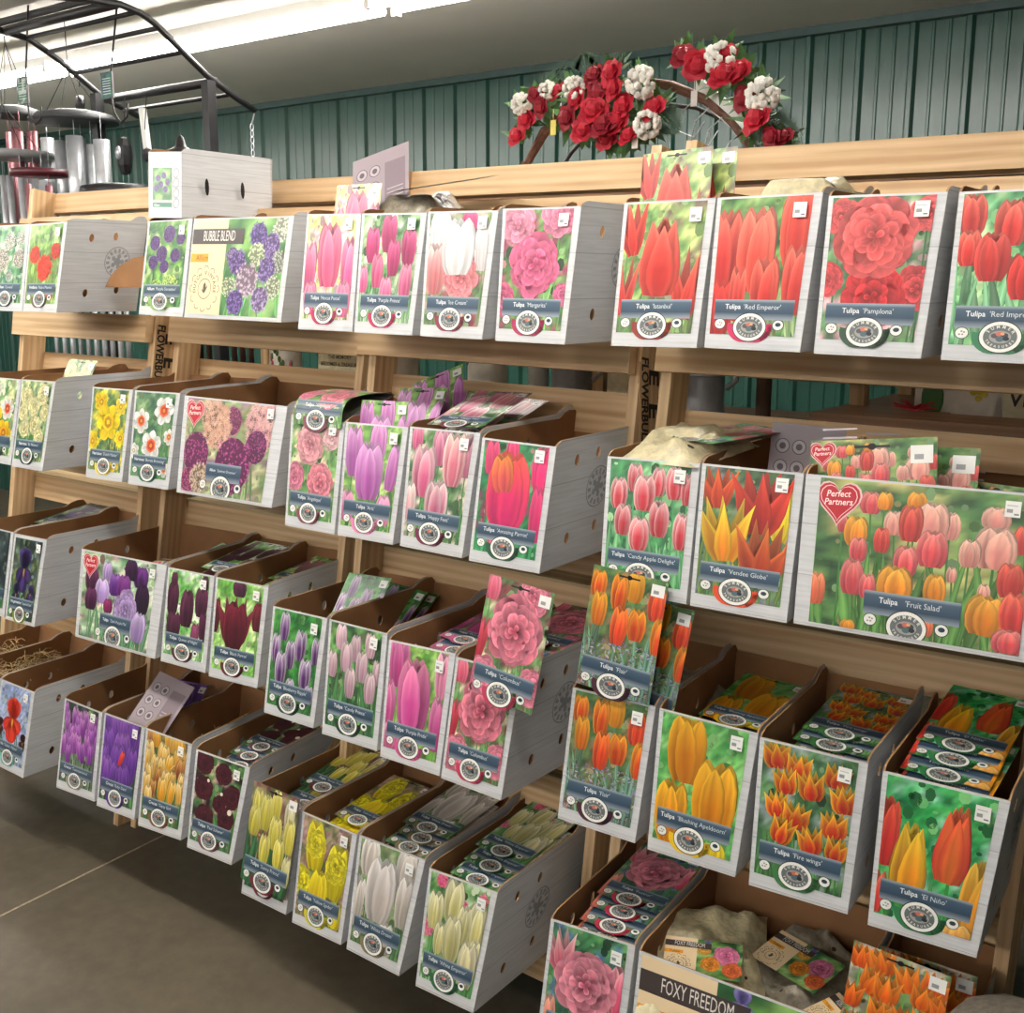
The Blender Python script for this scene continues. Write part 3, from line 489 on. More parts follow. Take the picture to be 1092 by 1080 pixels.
YT = ('d8c83c', 'f2e878', 'f8f4b0')
var('y1', 'Sunny Prince', ['8a7a50', 'a89878', '4a5a34', '7a3a44'], [T(.15, .8, .2, .3, *YT), T(.55, .86, .22, .3, *YT), T(.85, .8, .2, .26, 'e8e0a0', 'f4f0d0', 'f8f6e4'), T(.35, .74, .24, .36, *YT), T(.14, .62, .24, .3, *YT), T(.9, .6, .22, .34, *YT), T(.6, .58, .24, .34, *YT), T(.42, .38, .2, .3, *YT), T(.72, .4, .22, .3, *YT), T(.92, .26, .18, .3, 'e0dc80', 'f0ecb0', 'f8f4d0')], bump='7a2438', lf=(34, '1f4a2c', '3f7a48'), lv=(.3, .62, .1))
YS = 'f0de18'
var('y2', 'Yellow Spider', ['7a5a4c', 'a09870', '4a5a30', 'b08a88'], [('d', .04, .35, .24, 'e8d410', 'f8ee40'), T(.3, .74, .4, .5, 'd8c010', 'f4e420', 'faf050', -4), ('d', .3, .76, .22, 'e8d410', 'f8f050'), T(.8, .56, .42, .56, 'd8c412', 'f4e420', 'faf050', 4), ('d', .78, .6, .24, 'e4d010', 'f8f048'), T(.46, .3, .4, .44, 'e8c010', 'f4e020', 'faf040', 6), T(.88, .14, .3, .26, 'e8d018', 'f4e428', 'faf050')], bump='d8d020', lf=(8, '5a8a34', '8aa850'))
WT = ('c8bcae', 'e8e0d8', 'f6f2ee')
var('wh', 'White Dream', ['8a8a68', 'a8a888', '5a7a48', '6a8a58'], [T(.2, .86, .34, .4, *WT), T(.85, .86, .36, .4, *WT), T(.04, .4, .22, .5, *WT), T(.94, .56, .34, .5, *WT), T(.68, .16, .34, .3, *WT), T(.46, .58, .54, .62, 'cfc4ba', 'ece4e0', 'f8f4f2')], bump='8a7a58', lf=(12, '2f5a38', '6a9a60'))
WE = ('d0c878', 'ece8b8', 'f6f4dc')
var('we', 'White Emperor', ['4f8a44', '7ab060', 'c8d8c0', '3f6a3c'], [('b', .2, .95, .1, 'e84a80', 'f48aa8', .3), ('b', .05, .48, .12, 'e05a88', 'f090a8', .3), ('b', .6, .78, .09, 'e04078', 'f080a0', .3), ('b', .9, .9, .09, 'e85a88', 'f8a8b8', .3), T(.15, .66, .26, .36, *WE), T(.45, .8, .34, .42, *WE), T(.88, .66, .32, .42, *WE), T(.66, .62, .24, .36, *WE), T(.28, .42, .2, .3, *WE), T(.5, .46, .32, .42, *WE), T(.92, .4, .18, .26, *WE), T(.82, .28, .34, .42, 'dccf8c', 'f0ebc4', 'f8f4dc')], bump='2f6a48', lf=(24, '2f7a3c', '6aa860'))
var('pk', 'Foxtrot', ['3f7a4c', '2f5a40', '5a7ab0', '6fa860'], [T(.12, .8, .36, .36, 'e06078', 'f4a8b0', 'f8d8d0', -10, True), T(.96, .62, .3, .4, 'e05074', 'f49aac', 'f8ccc8'), ('d', .52, .56, .42, 'ea5a80', 'fbc4c8'), T(.06, .2, .2, .4, 'e8705c', 'f4a890', 'f8c8b0')], bump='c83450', lf=(8, '2f6a3c', '5f9a60'))
OR = [('f0600c', 'f88a1c', 'fba83c'), ('e8500c', 'f47818', 'fb9830')]
var('ob', 'Ballerina', ['8aa070', 'a8a898', '5a7a48', 'c8b8a8'], spread(14, .25, .2, OR, 12, .45, .9, 18, 3), bump='c05a20', lf=(34, '4a9a3c', 'a0cf80'), lv=(.25, .6, .04))

def compose(k, seed=None, card=True):
    v = V[k]; a = Art(v['h'], seed or sum(map(ord, k))*7+len(k)); h = a.h
    a.bg([hx(c) for c in v['bg']], (30, 22), (12, 9), jit=.2); gd_ = [mix(hx(v['bg'][i % len(v['bg'])]), (.05, .12, .06) if i % 2 else (.85, .92, .7), .35) for i in range(4)]
    for i in range(46): q = a.R.uniform(.015, .05)*(h/1.45+.3); a.disc(a.R.random(), a.R.random()*h, q, q*a.R.uniform(.6, 1.5), gd_[i % 4], 7)
    a.up(); c1, c2 = hx(v['lf'][1]), hx(v['lf'][2])
    for f in v['fl']:
        if f[0] in 'tdn' and f[2] > .15: a.stem(f[1], f[2]*h, mix(c1, c2, .3), .02*(h/1.45))
    a.leaves(v['lf'][0], c1, c2, v['lv'][0], v['lv'][1], v['lv'][2])
    if v['extra'] == 'heather':
        for i in range(420):
            x = a.R.random(); y = a.R.uniform(0, .42)*h; q = a.R.random(); c = mix((.35, .27, .2), (.85, .75, .75), a.R.random()) if q < .6 else mix((.5, .42, .7), (.75, .7, .85), a.R.random())
            if x > .4 or q < .5 or True: t = a.R.uniform(0, PI); a.leaf(x, y, x+.05*math.cos(t), y+.05*math.sin(t), .014, c, c)
        a.up()
    for i, f in enumerate(v['fl']):
        t = f[0]; x, y = f[1], f[2]*h
        if t == 't': a.tulip(x, y, f[3], f[4]*h, col(f[5]), col(f[6]), col(f[7]), f[8], f[9])
        elif t == 'd': a.double(x, y, f[3], col(f[4]), col(f[5]))
        elif t == 'b': a.ball(x, y, f[3], col(f[4]), col(f[5]), 190, ln=f[6]*.62)
        elif t == 'n': a.daff(x, y, f[3], col(f[4]), col(f[5]), f[6])
        elif t == 'i': a.iris(x, y, f[3], col(f[4]), col(f[5]))
        elif t == 'x': a.disc(x, y, f[3], f[3], (.92, .88, .82), 8); a.up()
    if v['hrt']: a.heart(.1, h-.1, .1)
    a.banner(v['genus'], v['name'], v['bx'][0], v['bx'][1], sc=v['sc'], bump=hx(v['bump']) if v['sc'] > .9 else None)
    return a
def mixed_art(h, seed, kind):
    """cream panel on the left with name plate and round vintage seal, flowers on the right"""
    a = Art(h, seed); R = a.R
    a.bg([hx(c) for c in GR+['a8d088']], x0=.38); split = .385 if kind == 'bubble' else .42
    if kind == 'bubble':
        a.leaves(30, hx('3fa048'), hx('98dc88'), .2, .6, .025)
        for x, y, r, c, d in ((.72, .83, .1, '5a3a9a', '9a80c8'), (.95, .9, .1, 'd8e0c0', 'f0f4e0'), (.86, .72, .1, '7a5aaa', 'b8a0d0'), (.95, .55, .09, 'b0b8a0', 'd8d8c8'), (.46, .62, .07, '8a70b0', 'b8a0cc'), (.52, .55, .1, '6a4a9c', 'a88cc8'), (.72, .63, .09, 'd0e0a8', 'f0f4d8'), (.84, .48, .1, '7a5aa8', 'b0a0d0'), (.64, .37, .13, 'c8a8c0', 'e8d8e0'), (.45, .3, .08, 'c8d8a0', 'e8f0d0'), (.92, .3, .09, 'd0dcb0', 'eef2dc'), (.54, .14, .1, '6a4aa0', 'a890d0'), (.8, .18, .1, '9a7ab8', 'd0c0e0')):
            a.ball(x, y*h, r, hx(c), hx(d), 90, ln=.13)
    else:
        a.double(.5, .74*h, .1, hx('f0a030'), hx('f8c868')); a.iris(.55, .9*h, .08, hx('7a70c0'), hx('b0a8e0')); a.double(.8, .62*h, .17, hx('e84a90'), hx('fbb8d0'), n0=11)
        a.double(.6, .35*h, .13, hx('f07a20'), hx('f8b048')); a.double(.88, .25*h, .13, hx('e85a30'), hx('f88a50'))
    a.up(); cr = (.93, .83, .67); a.rect(-.01, -.01, split, h+.01, cr); a.up()
    a.rect(.0, .74*h, split+.18, .9*h, (.26, .22, .21), skew=-.0); a.up()
    a.text('BUBBLE BLEND' if kind == 'bubble' else 'FOXY FREEDOM', .12, .775*h, .105, (.92, .9, .86), 0, 0, .5 if kind == 'bubble' else .52)
    a.rect(0, .55*h, .2 if kind == 'bubble' else .24, .64*h, (.93, .62, .16)); a.up(); a.text('Allium' if kind == 'bubble' else 'Tulipa', .06, .57*h, .055, (.35, .22, .08))
    ink = (.35, .3, .25); cx, cy = .19, .27*h
    for i in range(12):
        t = 2*PI*i/12; a.disc(cx+.14*math.cos(t), cy+.14*math.sin(t), .028, .028, ink, 10, rin=.8)
    a.up(); a.disc(cx, cy, .145, .145, cr, 30); a.up(); a.disc(cx, cy, .075, .075, ink, 24, rin=.93)
    a.arctext('DUTCH VINTAGE', cx, cy, .1, .1, .042, ink, PI*1.05, -PI*1.1/12)
    a.disc(cx, cy+.01, .016, .035, ink, 10); a.leaf(cx, cy-.03, cx+.035, cy+.03, .014, ink, ink); a.leaf(cx, cy-.03, cx-.03, cy+.0, .014, ink, ink); a.up()
    return a
ART = {}
def art(k):
    if k not in ART: ART[k] = compose(k)
    return ART[k]

# ------------------------------------------------------------------ room shell
XL, XR, YF, YB, ZC = -9.5, 4.0, -5.0, 5.0, 2.874
m, nt, b = node_mat('stained_concrete', .5, 0, .4)
tc = nt.nodes.new('ShaderNodeTexCoord'); n1 = nt.nodes.new('ShaderNodeTexNoise'); n1.inputs['Scale'].default_value = 1.1; n1.inputs['Detail'].default_value = 9; n1.inputs['Roughness'].default_value = .65
n2 = nt.nodes.new('ShaderNodeTexNoise'); n2.inputs['Scale'].default_value = 22; n2.inputs['Detail'].default_value = 6
nt.links.new(tc.outputs['Object'], n1.inputs['Vector']); nt.links.new(tc.outputs['Object'], n2.inputs['Vector'])
r = nt.nodes.new('ShaderNodeValToRGB'); e = r.color_ramp.elements; e[0].position = .3; e[1].position = .72; e[0].color = lin(hx('3d372d'))+(1,); e[1].color = lin(hx('6e6453'))+(1,)
ad = nt.nodes.new('ShaderNodeMath'); ad.operation = 'MULTIPLY_ADD'; ad.inputs[1].default_value = .25; nt.links.new(n2.outputs['Fac'], ad.inputs[0]); mu = nt.nodes.new('ShaderNodeMath'); mu.operation = 'MULTIPLY'; mu.inputs[1].default_value = .8
nt.links.new(n1.outputs['Fac'], mu.inputs[0]); nt.links.new(mu.outputs[0], ad.inputs[2]); nt.links.new(ad.outputs[0], r.inputs['Fac']); nt.links.new(r.outputs['Color'], b.inputs['Base Color'])
bp = nt.nodes.new('ShaderNodeBump'); bp.inputs['Strength'].default_value = .15; bp.inputs['Distance'].default_value = .01; nt.links.new(n2.outputs['Fac'], bp.inputs['Height']); nt.links.new(bp.outputs['Normal'], b.inputs['Normal'])
FLOORM = m
mb = MB(); mb.box((XL, YF, -.1), (XR-XL, 0, 0), (0, YB-YF+.1, 0), (0, 0, .1)); struct('floor', mb, FLOORM)
mb = MB(); d = V3(-.066, 1, 0).normalized()
mb.box((-2.84, .05, .0), d*4.4, (.007, 0, 0), (0, 0, .0008)); struct('trim_1', mb, mat('sawn_floor_joint', 'a2967f', .8, scale=60, var=.3))
CEILM = mat('painted_ceiling_panel', 'd9d4cb', .7, scale=2, var=.04)
mb = MB(); mb.box((XL, YF, ZC), (XR-XL, 0, 0), (0, YB-YF+.1, 0), (0, 0, .1)); struct('ceiling', mb, CEILM)
GREEN = mat('green_painted_steel', '224c41', .3, spec=.6, scale=3, var=.06)
# back wall: sheet with trapezoid ribs every 9 in and two low ribs between them
mb = MB(); x = XL; P9 = .2286; prof = []
while x < XR:
    prof += [(x, 0), (x+.012, -.018), (x+.030, -.018), (x+.042, 0), (x+.094, 0), (x+.098, -.004), (x+.106, -.004), (x+.110, 0), (x+.162, 0), (x+.166, -.004), (x+.174, -.004), (x+.178, 0)]
    x += P9
for (xa, ya), (xb, yb) in zip(prof, prof[1:]):
    mb.face([(xa, YB+ya, 0), (xb, YB+yb, 0), (xb, YB+yb, ZC), (xa, YB+ya, ZC)])
mb.face([(XL, YB+.1, 0), (XL, YB+.1, ZC), (XR+.2, YB+.1, ZC), (XR+.2, YB+.1, 0)])
struct('wall_back', mb, GREEN)
for nm, xx in (('wall_right', XR), ('wall_left', XL-.1)):
    mb = MB(); mb.box((xx, YF, 0), (0, YB-YF+.1, 0), (.1, 0, 0), (0, 0, ZC)); struct(nm, mb, mat('shop_side_wall_'+nm, '6f7a70', .7, var=.05, scale=3))
mb = MB(); mb.box((XL, YB-.05, ZC-.035), (XR-XL, 0, 0), (0, .05, 0), (0, 0, .035)); struct('trim_2', mb, mat('dark_green_eave_trim', '1f3f3a', .45))
mb = MB(); R = random.Random(3); x = XL+.068
while x < XR:
    for z in (2.33, 1.1): mb.blob((x, YB-.004, z+R.uniform(-.004, .004)), .006, .006, .006, 6)
    x += P9
struct('trim_3', mb, mat('screw_heads', '15302a', .4))

# ------------------------------------------------------------------ strip lights
def emis(name, c, s):
    m, nt, b = node_mat(name); b.inputs['Emission Color'].default_value = (*c, 1); b.inputs['Emission Strength'].default_value = s; b.inputs['Base Color'].default_value = (.9, .9, .9, 1); return m
TUBE = emis('fluorescent_tube', (1., .965, .91), 33.); WHITEMET = mat('white_enamel', 'e4e2dc', .4, var=.02)
def strip_light(y, x0, x1, label, z=ZC-.02, drop=.0):
    t = thing('strip_light', label, 'ceiling light', (x0, y, z-drop), 'fluorescent strip lights'); n = int((x1-x0)//2.44)+1; L = (x1-x0)/n
    mb = MB(); zz = z-drop; mb.box((x0, y-.055, zz-.035), (x1-x0, 0, 0), (0, .11, 0), (0, 0, .035))
    for i in range(n+1):
        xx = min(x0+L*i, x1-.03)
        for s in (-.07, .07): mb.box((xx-.012, y+s-.014, zz-.075), (.024, 0, 0), (0, .028, 0), (0, 0, .05))
    part('housing', mb, WHITEMET, t)
    if drop > .1:
        for i in range(n+1):
            xx = min(max(x0+L*i, x0+.1), x1-.1); mb = MB(); mb.tube([(xx, y, zz-.005), (xx, y, ZC+.002)], .004, 6); part('hanger_rod', mb, WHITEMET, t)
    for i in range(n):
        for s in (-.045, .045):
            mb = MB(); mb.tube([(x0+L*i+.04, y+s, zz-.055), (x0+L*(i+1)-.04, y+s, zz-.055)], .016, 10); part('fluorescent_tube', mb, TUBE, t, True)
    return t
strip_light(3.08, -9.0, -.9, 'long bare-tube strip light along the ceiling above the black arbor', drop=.08)
for y, lb in ((1.0, 'long bare-tube strip light on the ceiling above the aisle'), (-2.4, 'long bare-tube strip light on the ceiling farther behind the viewer')): strip_light(y, -8.5, -.3 if y > 0 else 1.4, lb, drop=.2)
mb = MB(); mb.tube([(-9.2, 2.72, ZC-.03), (3.6, 2.72, ZC-.03)], .016, 8); solo('conduit_pipe', mb, BLACKM, 'thin dark conduit running along the ceiling beside the strip light', 'pipe', (-9.2, 2.72, ZC-.03))
w = bpy.data.worlds.new('World'); bpy.context.scene.world = w; w.use_nodes = True
w.node_tree.nodes['Background'].inputs['Color'].default_value = (.97, .98, 1., 1); w.node_tree.nodes['Background'].inputs['Strength'].default_value = .3

# ------------------------------------------------------------------ wooden racks
POST = {0: (-3.94, -3.165), 1: (-3.102, -2.284), 2: (-2.172, -1.345), 3: (-1.244, -.425)}
PT = .026; D0, D1 = .325, .41
RLAB = ['pine rack at the far left, daffodil boxes on its second shelf', 'second pine rack from the left, holding the wide pink allium box', 'third pine rack from the left, with the pink peony tulip boxes', 'nearest pine rack on the right, holding the red tulip boxes']
ROWS = {(r, k): Frame(r, k) for r in (1, 2, 3, 4) for k in range(4)}
for k in range(4):
    f1, f4 = ROWS[(1, k)], ROWS[(4, k)]; ua, ub = POST[k]
    t = thing('wooden_display_rack', RLAB[k], 'display rack', (f4.P((ua+ub)/2, 0, D0).x, f4.P((ua+ub)/2, 0, D0).y, 0), 'pine bulb racks')
    ends = {}
    for u in (ua, ub):
        top = f1.P(u, .475, D0); low = f4.P(u, -.1, D0); a = top-low; low = low-a*(low.z/a.z); a = top-low
        mb = MB(); mb.box(low, a, f1.u*PT, f1.n*(D1-D0)); part('post', mb, PINE, t)
    def rail(row, t0, t1, d, th, name='rail', ext=.0, m=PINE):
        f = ROWS[(row, k)]; mb = MB(); o = f.P(ua-ext, t0, d)
        mb.box(o, f.u*(ub+PT-ua+2*ext), f.t*(t1-t0), f.n*th); return part(name, mb, m, t)
    rail(1, .405, .475, D1, .036)
    rail(1, .30, .362, D0-.03, .028)
    rail(1, (-.05, -.052, -.03, -.025)[k], .035, D0-.03, .028)
    rail(1, -.17, (-.1, -.093, -.07, -.1)[k], D1, .03)
    rail(2, -.02, .05, D0-.03, .028)
    rail(2, -.15, -.066, D1, .03, ext=-PT)
    rail(3, .0, .05, D0-.03, .028); rail(3, -.15, -.06, D1, .03, ext=-PT)
    rail(4, -.02, .045, D0-.03, .028)
    for row in (2, 3):
        f = ROWS[(row, k)]; mb = MB(); o = f.P(ua+PT+.001, -.066, D1-.006)
        mb.box(o, f.u*(ub-ua-PT-.002), V3(0, .11, .0), V3(0, 0, .009)); part('shelf_board', mb, PLY, t)
        f = ROWS[(row, k)]; mb = MB(); mb.box(f.P(ua+PT, -.04, D1+.1), f.u*(ub-ua-PT), f.t*.11, f.n*.02); part('rail', mb, PINE, t)
# painted lettering boards on two racks
def letter_board(k, label):
    f = ROWS[(1, k)]; g = ROWS[(2, k)]; u = POST[k][1]+PT
    top = f.P(u, .0, D0+.002); bot = g.P(u, .26, D0+.002); v = bot-top; L = v.length; v.normalize()
    t = solo('lettered_board', MB(), PINE, label, 'sign', top)
    mb = MB(); mb.box((0, 0, 0), v*L, f.n*(D1-D0-.004), f.u*.008); o = t.data; t.data = mb.mesh('lettered_board', PINE)
    mb = MB()
    for s, off, size, lo, bold in (('FLOWERBULB', -.012, .040, .008, .035), ('EEP', .012, .058, .040, .035)):
        vs, fs, wd = glyphs(s if len(s) > 3 else 'E  E  P', bold, 0, .82 if len(s) > 3 else 1.25); base = lo
        for fc in fs:
            mb.face([tuple(v*(off+vs[i][0]*size)+f.n*(base+vs[i][1]*size)+f.u*.0088) for i in fc])
    o = link('painted_lettering', mb.mesh('painted_lettering', INK), t)
letter_board(0, 'wooden board lettered FLOWERBULB between the two left racks')
letter_board(2, 'wooden board lettered FLOWERBULB between the two right racks')

# ------------------------------------------------------------------ display boxes
def box_shell(fr, c, L, t, closed=False, holes=True, name='box_shell'):
    """c: (TL, TR, BR, BL) as (u, t) on the leaning front plane; L: depth"""
    TL, TR, BR, BL = (fr.P(u, v) for u, v in c); h = fr.h*L; W = .0035; mb = MB(); n = -fr.n; Hh = (TL-BL).length
    def q(P, m, uv=None): mb.face(P, m, uv)
    wd = (BR-BL).length
    q([BL, BR, TR, TL], 0, [(0, 0), (wd, 0), (wd, Hh), (0, Hh)])
    i = -n*W; q([TL+i, TR+i, BR+i, BL+i], 1); q([TL, TR, TR+i, TL+i], 2)
    q([BL, BL+h, BR+h, BR], 0); up = V3(0, 0, .004); q([BL+up, BR+up, BR+h+up, BL+h+up], 1)
    rise = .012
    bl, br, tl, tr = BL+h, BR+h, TL+h+V3(0, 0, rise), TR+h+V3(0, 0, rise)
    q([br, bl, tl, tr], 0, [(0, 0), (wd, 0), (wd, Hh), (0, Hh)]); j = -fr.h*W; q([bl+j, br+j, tr+j, tl+j], 1); q([tl, tl+j, tr+j, tr], 2)
    kn = 0 if closed else .016
    for B, TT, s in ((BL, TL, -1), (BR, TR, 1)):
        Hs = (TT-B).length; E = (TT-B)/Hs; top = [(0, Hs), (.008, Hs+.007), (.022, Hs+.011), (L*.78, Hs+.013), (L*.84, Hs+.013+kn*.7), (L*.9, Hs+.013+kn), (L*.96, Hs+.013+kn*.9), (L, Hs+.012)]
        outer = [(0, 0), (L, 0)]+top[::-1]; hl = []
        if holes:
            for hx_, hy in ((.09, .225), (.175, .232), (.09, .058), (.2, .068)):
                hl.append([(hx_+.0085*math.cos(a*PI/5), hy+.0125*math.sin(a*PI/5)) for a in range(10)])
        loops = [[Vector((a, b_, 0)) for a, b_ in lp] for lp in [outer]+hl]; flat = [p for lp in loops for p in lp]
        tri = tessellate_polygon(loops)
        def M3(p, off): return B+fr.h*p[0]+E*p[1]+fr.u*off*s
        for tr_ in tri:
            pts = [flat[x] for x in tr_]
            mb.face([M3(p, 0) for p in pts], 0, [(p[0], p[1]) for p in pts]); mb.face([M3(p, -W) for p in reversed(pts)], 1)
        for a, b_ in zip(top, top[1:]): q([M3(a, 0), M3(b_, 0), M3(b_, -W), M3(a, -W)], 2)
        for lp in hl:
            for a, b_ in zip(lp, lp[1:]+lp[:1]): q([M3(a, 0), M3(b_, 0), M3(b_, -W), M3(a, -W)], 2)
    if closed: q([TL, TR, tr, tl], 0)
    part(name, mb, [GREYBOX, BROWN, BROWNEDGE], t)
def label_part(fr, c, a, t, x0, x1, v0, v1, name='picture_label'):
    (tlu, tlt), (tru, trt), (bru, brt), (blu, blt) = c
    def fn(x, y, l):
        s = x0+(x1-x0)*x; v = v0+(v1-v0)*y/a.h
        u = (blu*(1-s)+bru*s)*(1-v)+(tlu*(1-s)+tru*s)*v; q = (blt*(1-s)+brt*s)*(1-v)+(tlt*(1-s)+trt*s)*v
        return fr.P(u, q, -.0008-l*Art.EPS)-Vector(t.location)
    return link(name, a.mesh(name, fn), t)
def sticker(fr, u, v, d, t, par, w=.024, h=.026):
    a = Art(1.1, 3); a.rect(0, 0, 1, 1.1, (.95, .95, .93)); a.up(); a.rect(.12, .3, .5, .55, (.6, .6, .6)); a.rect(.6, .15, .9, .25, (.45, .45, .45)); a.rect(.12, .75, .8, .82, (.75, .75, .75))
    def fn(x, y, l): return fr.P(u+w*x, v+h*y/1.1, d-l*Art.EPS)-Vector(t.location)
    return link('price_sticker', a.mesh('price_sticker', fn), par)
BOXES = [
('a1',1,0,(-3.55,0.267),(-3.348,0.268),(-3.356,0.0),(-3.553,0.0)),('a2',1,0,(-3.345,0.267),(-3.143,0.270),(-3.165,0.001),(-3.351,0.0)),('d',1,1,(-2.838,0.266),(-2.641,0.27),(-2.647,0.001),(-2.847,0.001)),('bub',1,1,(-2.634,0.27),(-2.237,0.27),(-2.249,0),(-2.641,0)),
('f',1,2,(-2.081,0.274),(-1.898,0.271),(-1.89,0.001),(-2.075,0.0)),('g',1,2,(-1.895,0.271),(-1.695,0.268),(-1.702,0.0),(-1.883,0.0)),('h',1,2,(-1.691,0.27),(-1.494,0.268),(-1.501,0.0),(-1.677,0)),('i',1,2,(-1.482,0.271),(-1.285,0.271),(-1.288,-0.001),(-1.465,-0.001)),
('j',1,3,(-1.184,0.269),(-0.992,0.272),(-0.997,0.0),(-1.179,-0.004)),('k',1,3,(-0.989,0.272),(-0.791,0.275),(-0.798,0.001),(-0.981,0.001)),('l',1,3,(-0.78,0.268),(-0.583,0.268),(-0.592,0.0),(-0.773,0)),('m',1,3,(-0.565,0.267),(-0.373,0.27),(-0.373,0.0),(-0.56,0.0)),
('b1',2,0,(-3.53,0.267),(-3.33,0.268),(-3.345,0.0),(-3.535,0.0)),('b2',2,0,(-3.326,0.269),(-3.135,0.273),(-3.16,0.0),(-3.337,-0.003)),('y',2,1,(-3.053,0.268),(-2.858,0.271),(-2.868,0.0),(-3.046,-0.003)),('ow',2,1,(-2.847,0.27),(-2.644,0.274),(-2.657,0.001),(-2.839,-0.001)),('al',2,1,(-2.624,0.269),(-2.212,0.266),(-2.233,0.001),(-2.618,-0.001)),
('ang',2,2,(-2.118,0.272),(-1.93,0.266),(-1.926,-0.001),(-2.1,-0.002)),('ar',2,2,(-1.927,0.268),(-1.727,0.271),(-1.736,0.001),(-1.915,-0.001)),('hf',2,2,(-1.722,0.273),(-1.518,0.275),(-1.53,0.001),(-1.713,0.002)),('ap',2,2,(-1.511,0.266),(-1.316,0.263),(-1.322,0.0),(-1.51,-0.001)),
('ca',2,3,(-1.199,0.268),(-0.995,0.27),(-0.993,0.001),(-1.186,0.004)),('ve',2,3,(-0.991,0.271),(-0.79,0.269),(-0.792,-0.002),(-0.985,0.0)),('fs',2,3,(-0.786,0.269),(-0.382,0.27),(-0.382,0.0),(-0.779,0.0)),
('i0',3,0,(-3.54,0.268),(-3.34,0.27),(-3.35,-.002),(-3.54,-.004)),('di',3,0,(-3.333,0.268),(-3.145,0.274),(-3.17,0.001),(-3.343,-0.005)),('pm',3,1,(-3.059,0.268),(-2.658,0.272),(-2.672,0.001),(-3.054,0.0)),('qn',3,1,(-2.65,0.268),(-2.454,0.27),(-2.455,0.002),(-2.646,0.0)),('bp',3,1,(-2.447,0.269),(-2.24,0.272),(-2.248,0.001),(-2.44,-0.004)),
('bb',3,2,(-2.132,0.267),(-1.93,0.273),(-1.937,0.003),(-2.124,-0.002)),('cp',3,2,(-1.922,0.273),(-1.725,0.276),(-1.717,0.005),(-1.905,-0.002)),('pp',3,2,(-1.718,0.264),(-1.515,0.273),(-1.521,0.001),(-1.705,-0.004)),('co',3,2,(-1.512,0.267),(-1.332,0.27),(-1.344,-0.002),(-1.515,-0.002)),
('fi',3,3,(-1.222,0.27),(-1.033,0.274),(-1.04,0.001),(-1.22,-0.001)),('bl',3,3,(-1.024,0.273),(-0.821,0.273),(-0.829,0.001),(-1.012,-0.002)),('fw',3,3,(-0.817,0.268),(-0.618,0.271),(-0.618,0.003),(-0.801,-0.004)),('en',3,3,(-0.592,0.265),(-0.387,0.269),(-0.404,0.003),(-0.582,-0.003)),
('r1',4,0,(-3.78,0.27),(-3.587,0.27),(-3.59,0.0),(-3.779,0.0)),('r0',4,0,(-3.58,0.27),(-3.387,0.27),(-3.39,0.0),(-3.579,0.0)),('ri',4,0,(-3.38,0.27),(-3.187,0.27),(-3.19,0.0),(-3.379,0.0)),('c1',4,1,(-3.063,0.271),(-2.871,0.268),(-2.857,0.006),(-3.052,-0.002)),('c2',4,1,(-2.859,0.271),(-2.666,0.272),(-2.664,0.005),(-2.844,-0.002)),('c3',4,1,(-2.661,0.271),(-2.457,0.272),(-2.455,0.006),(-2.644,-0.005)),('c4',4,1,(-2.438,0.264),(-2.219,0.267),(-2.244,0.001),(-2.426,-0.004)),
('y1',4,2,(-2.18,0.27),(-1.996,0.27),(-1.999,0.004),(-2.172,0.001)),('y2',4,2,(-1.989,0.269),(-1.797,0.269),(-1.801,0.0),(-1.974,-0.006)),('wh',4,2,(-1.789,0.271),(-1.579,0.278),(-1.609,-0.002),(-1.781,-0.002)),('we',4,2,(-1.564,0.264),(-1.368,0.274),(-1.388,0.001),(-1.557,-0.004)),
('pk',4,3,(-1.193,0.266),(-1.0,0.274),(-1.001,0.0),(-1.192,0.0)),('fox',4,3,(-0.99,0.268),(-0.6,0.27),(-0.6,0.0),(-0.985,0.0)),('ob',4,3,(-0.59,0.268),(-0.4,0.27),(-0.405,0.0),(-0.585,0.0))]
DESC = dict(a1='small white allium', a2='red fritillaria', d='round purple allium', f='soft pink single tulip', g='magenta and pink tulip', h='white-topped pink double tulip', i='ruffled pink peony tulip', j='pointed red tulip', k='broad red tulip', l='ruffled red double tulip', m='red cup tulip over green leaves',
 b1='yellow and white daffodil', b2='cream double daffodil', y='bright yellow daffodil', ow='white daffodil with orange centre', al='large pink and tan allium', ang='pale pink double tulip', ar='lilac pink tulip', hf='pink and cream tulip', ap='hot pink parrot tulip', ca='red tulip with white edges', ve='red and yellow lily tulip', fs='mixed orange and coral tulip',
 i0='dark iris', di='near-black purple iris', pm='mixed dark purple and lilac tulip', qn='dark maroon tulip', bp='dark red parrot tulip', bb='white and purple tulip', cp='pale pink-white tulip', pp='tall mauve pink tulip', co='bright pink double tulip', fi='orange-flamed dwarf tulip', bl='golden orange tulip', fw='red and yellow flame tulip', en='yellow and red pointed tulip',
 ri='red bearded iris', c1='small violet crocus', c2='deep purple crocus', c3='yellow and bronze crocus', c4='black-maroon double tulip', y1='yellow bud tulip', y2='frilled yellow tulip', wh='plain white tulip', we='cream white tulip', pk='pink fringed double tulip', ob='orange lily tulip')
RN = {1: 'top', 2: 'second', 3: 'third', 4: 'bottom'}
BX = {}
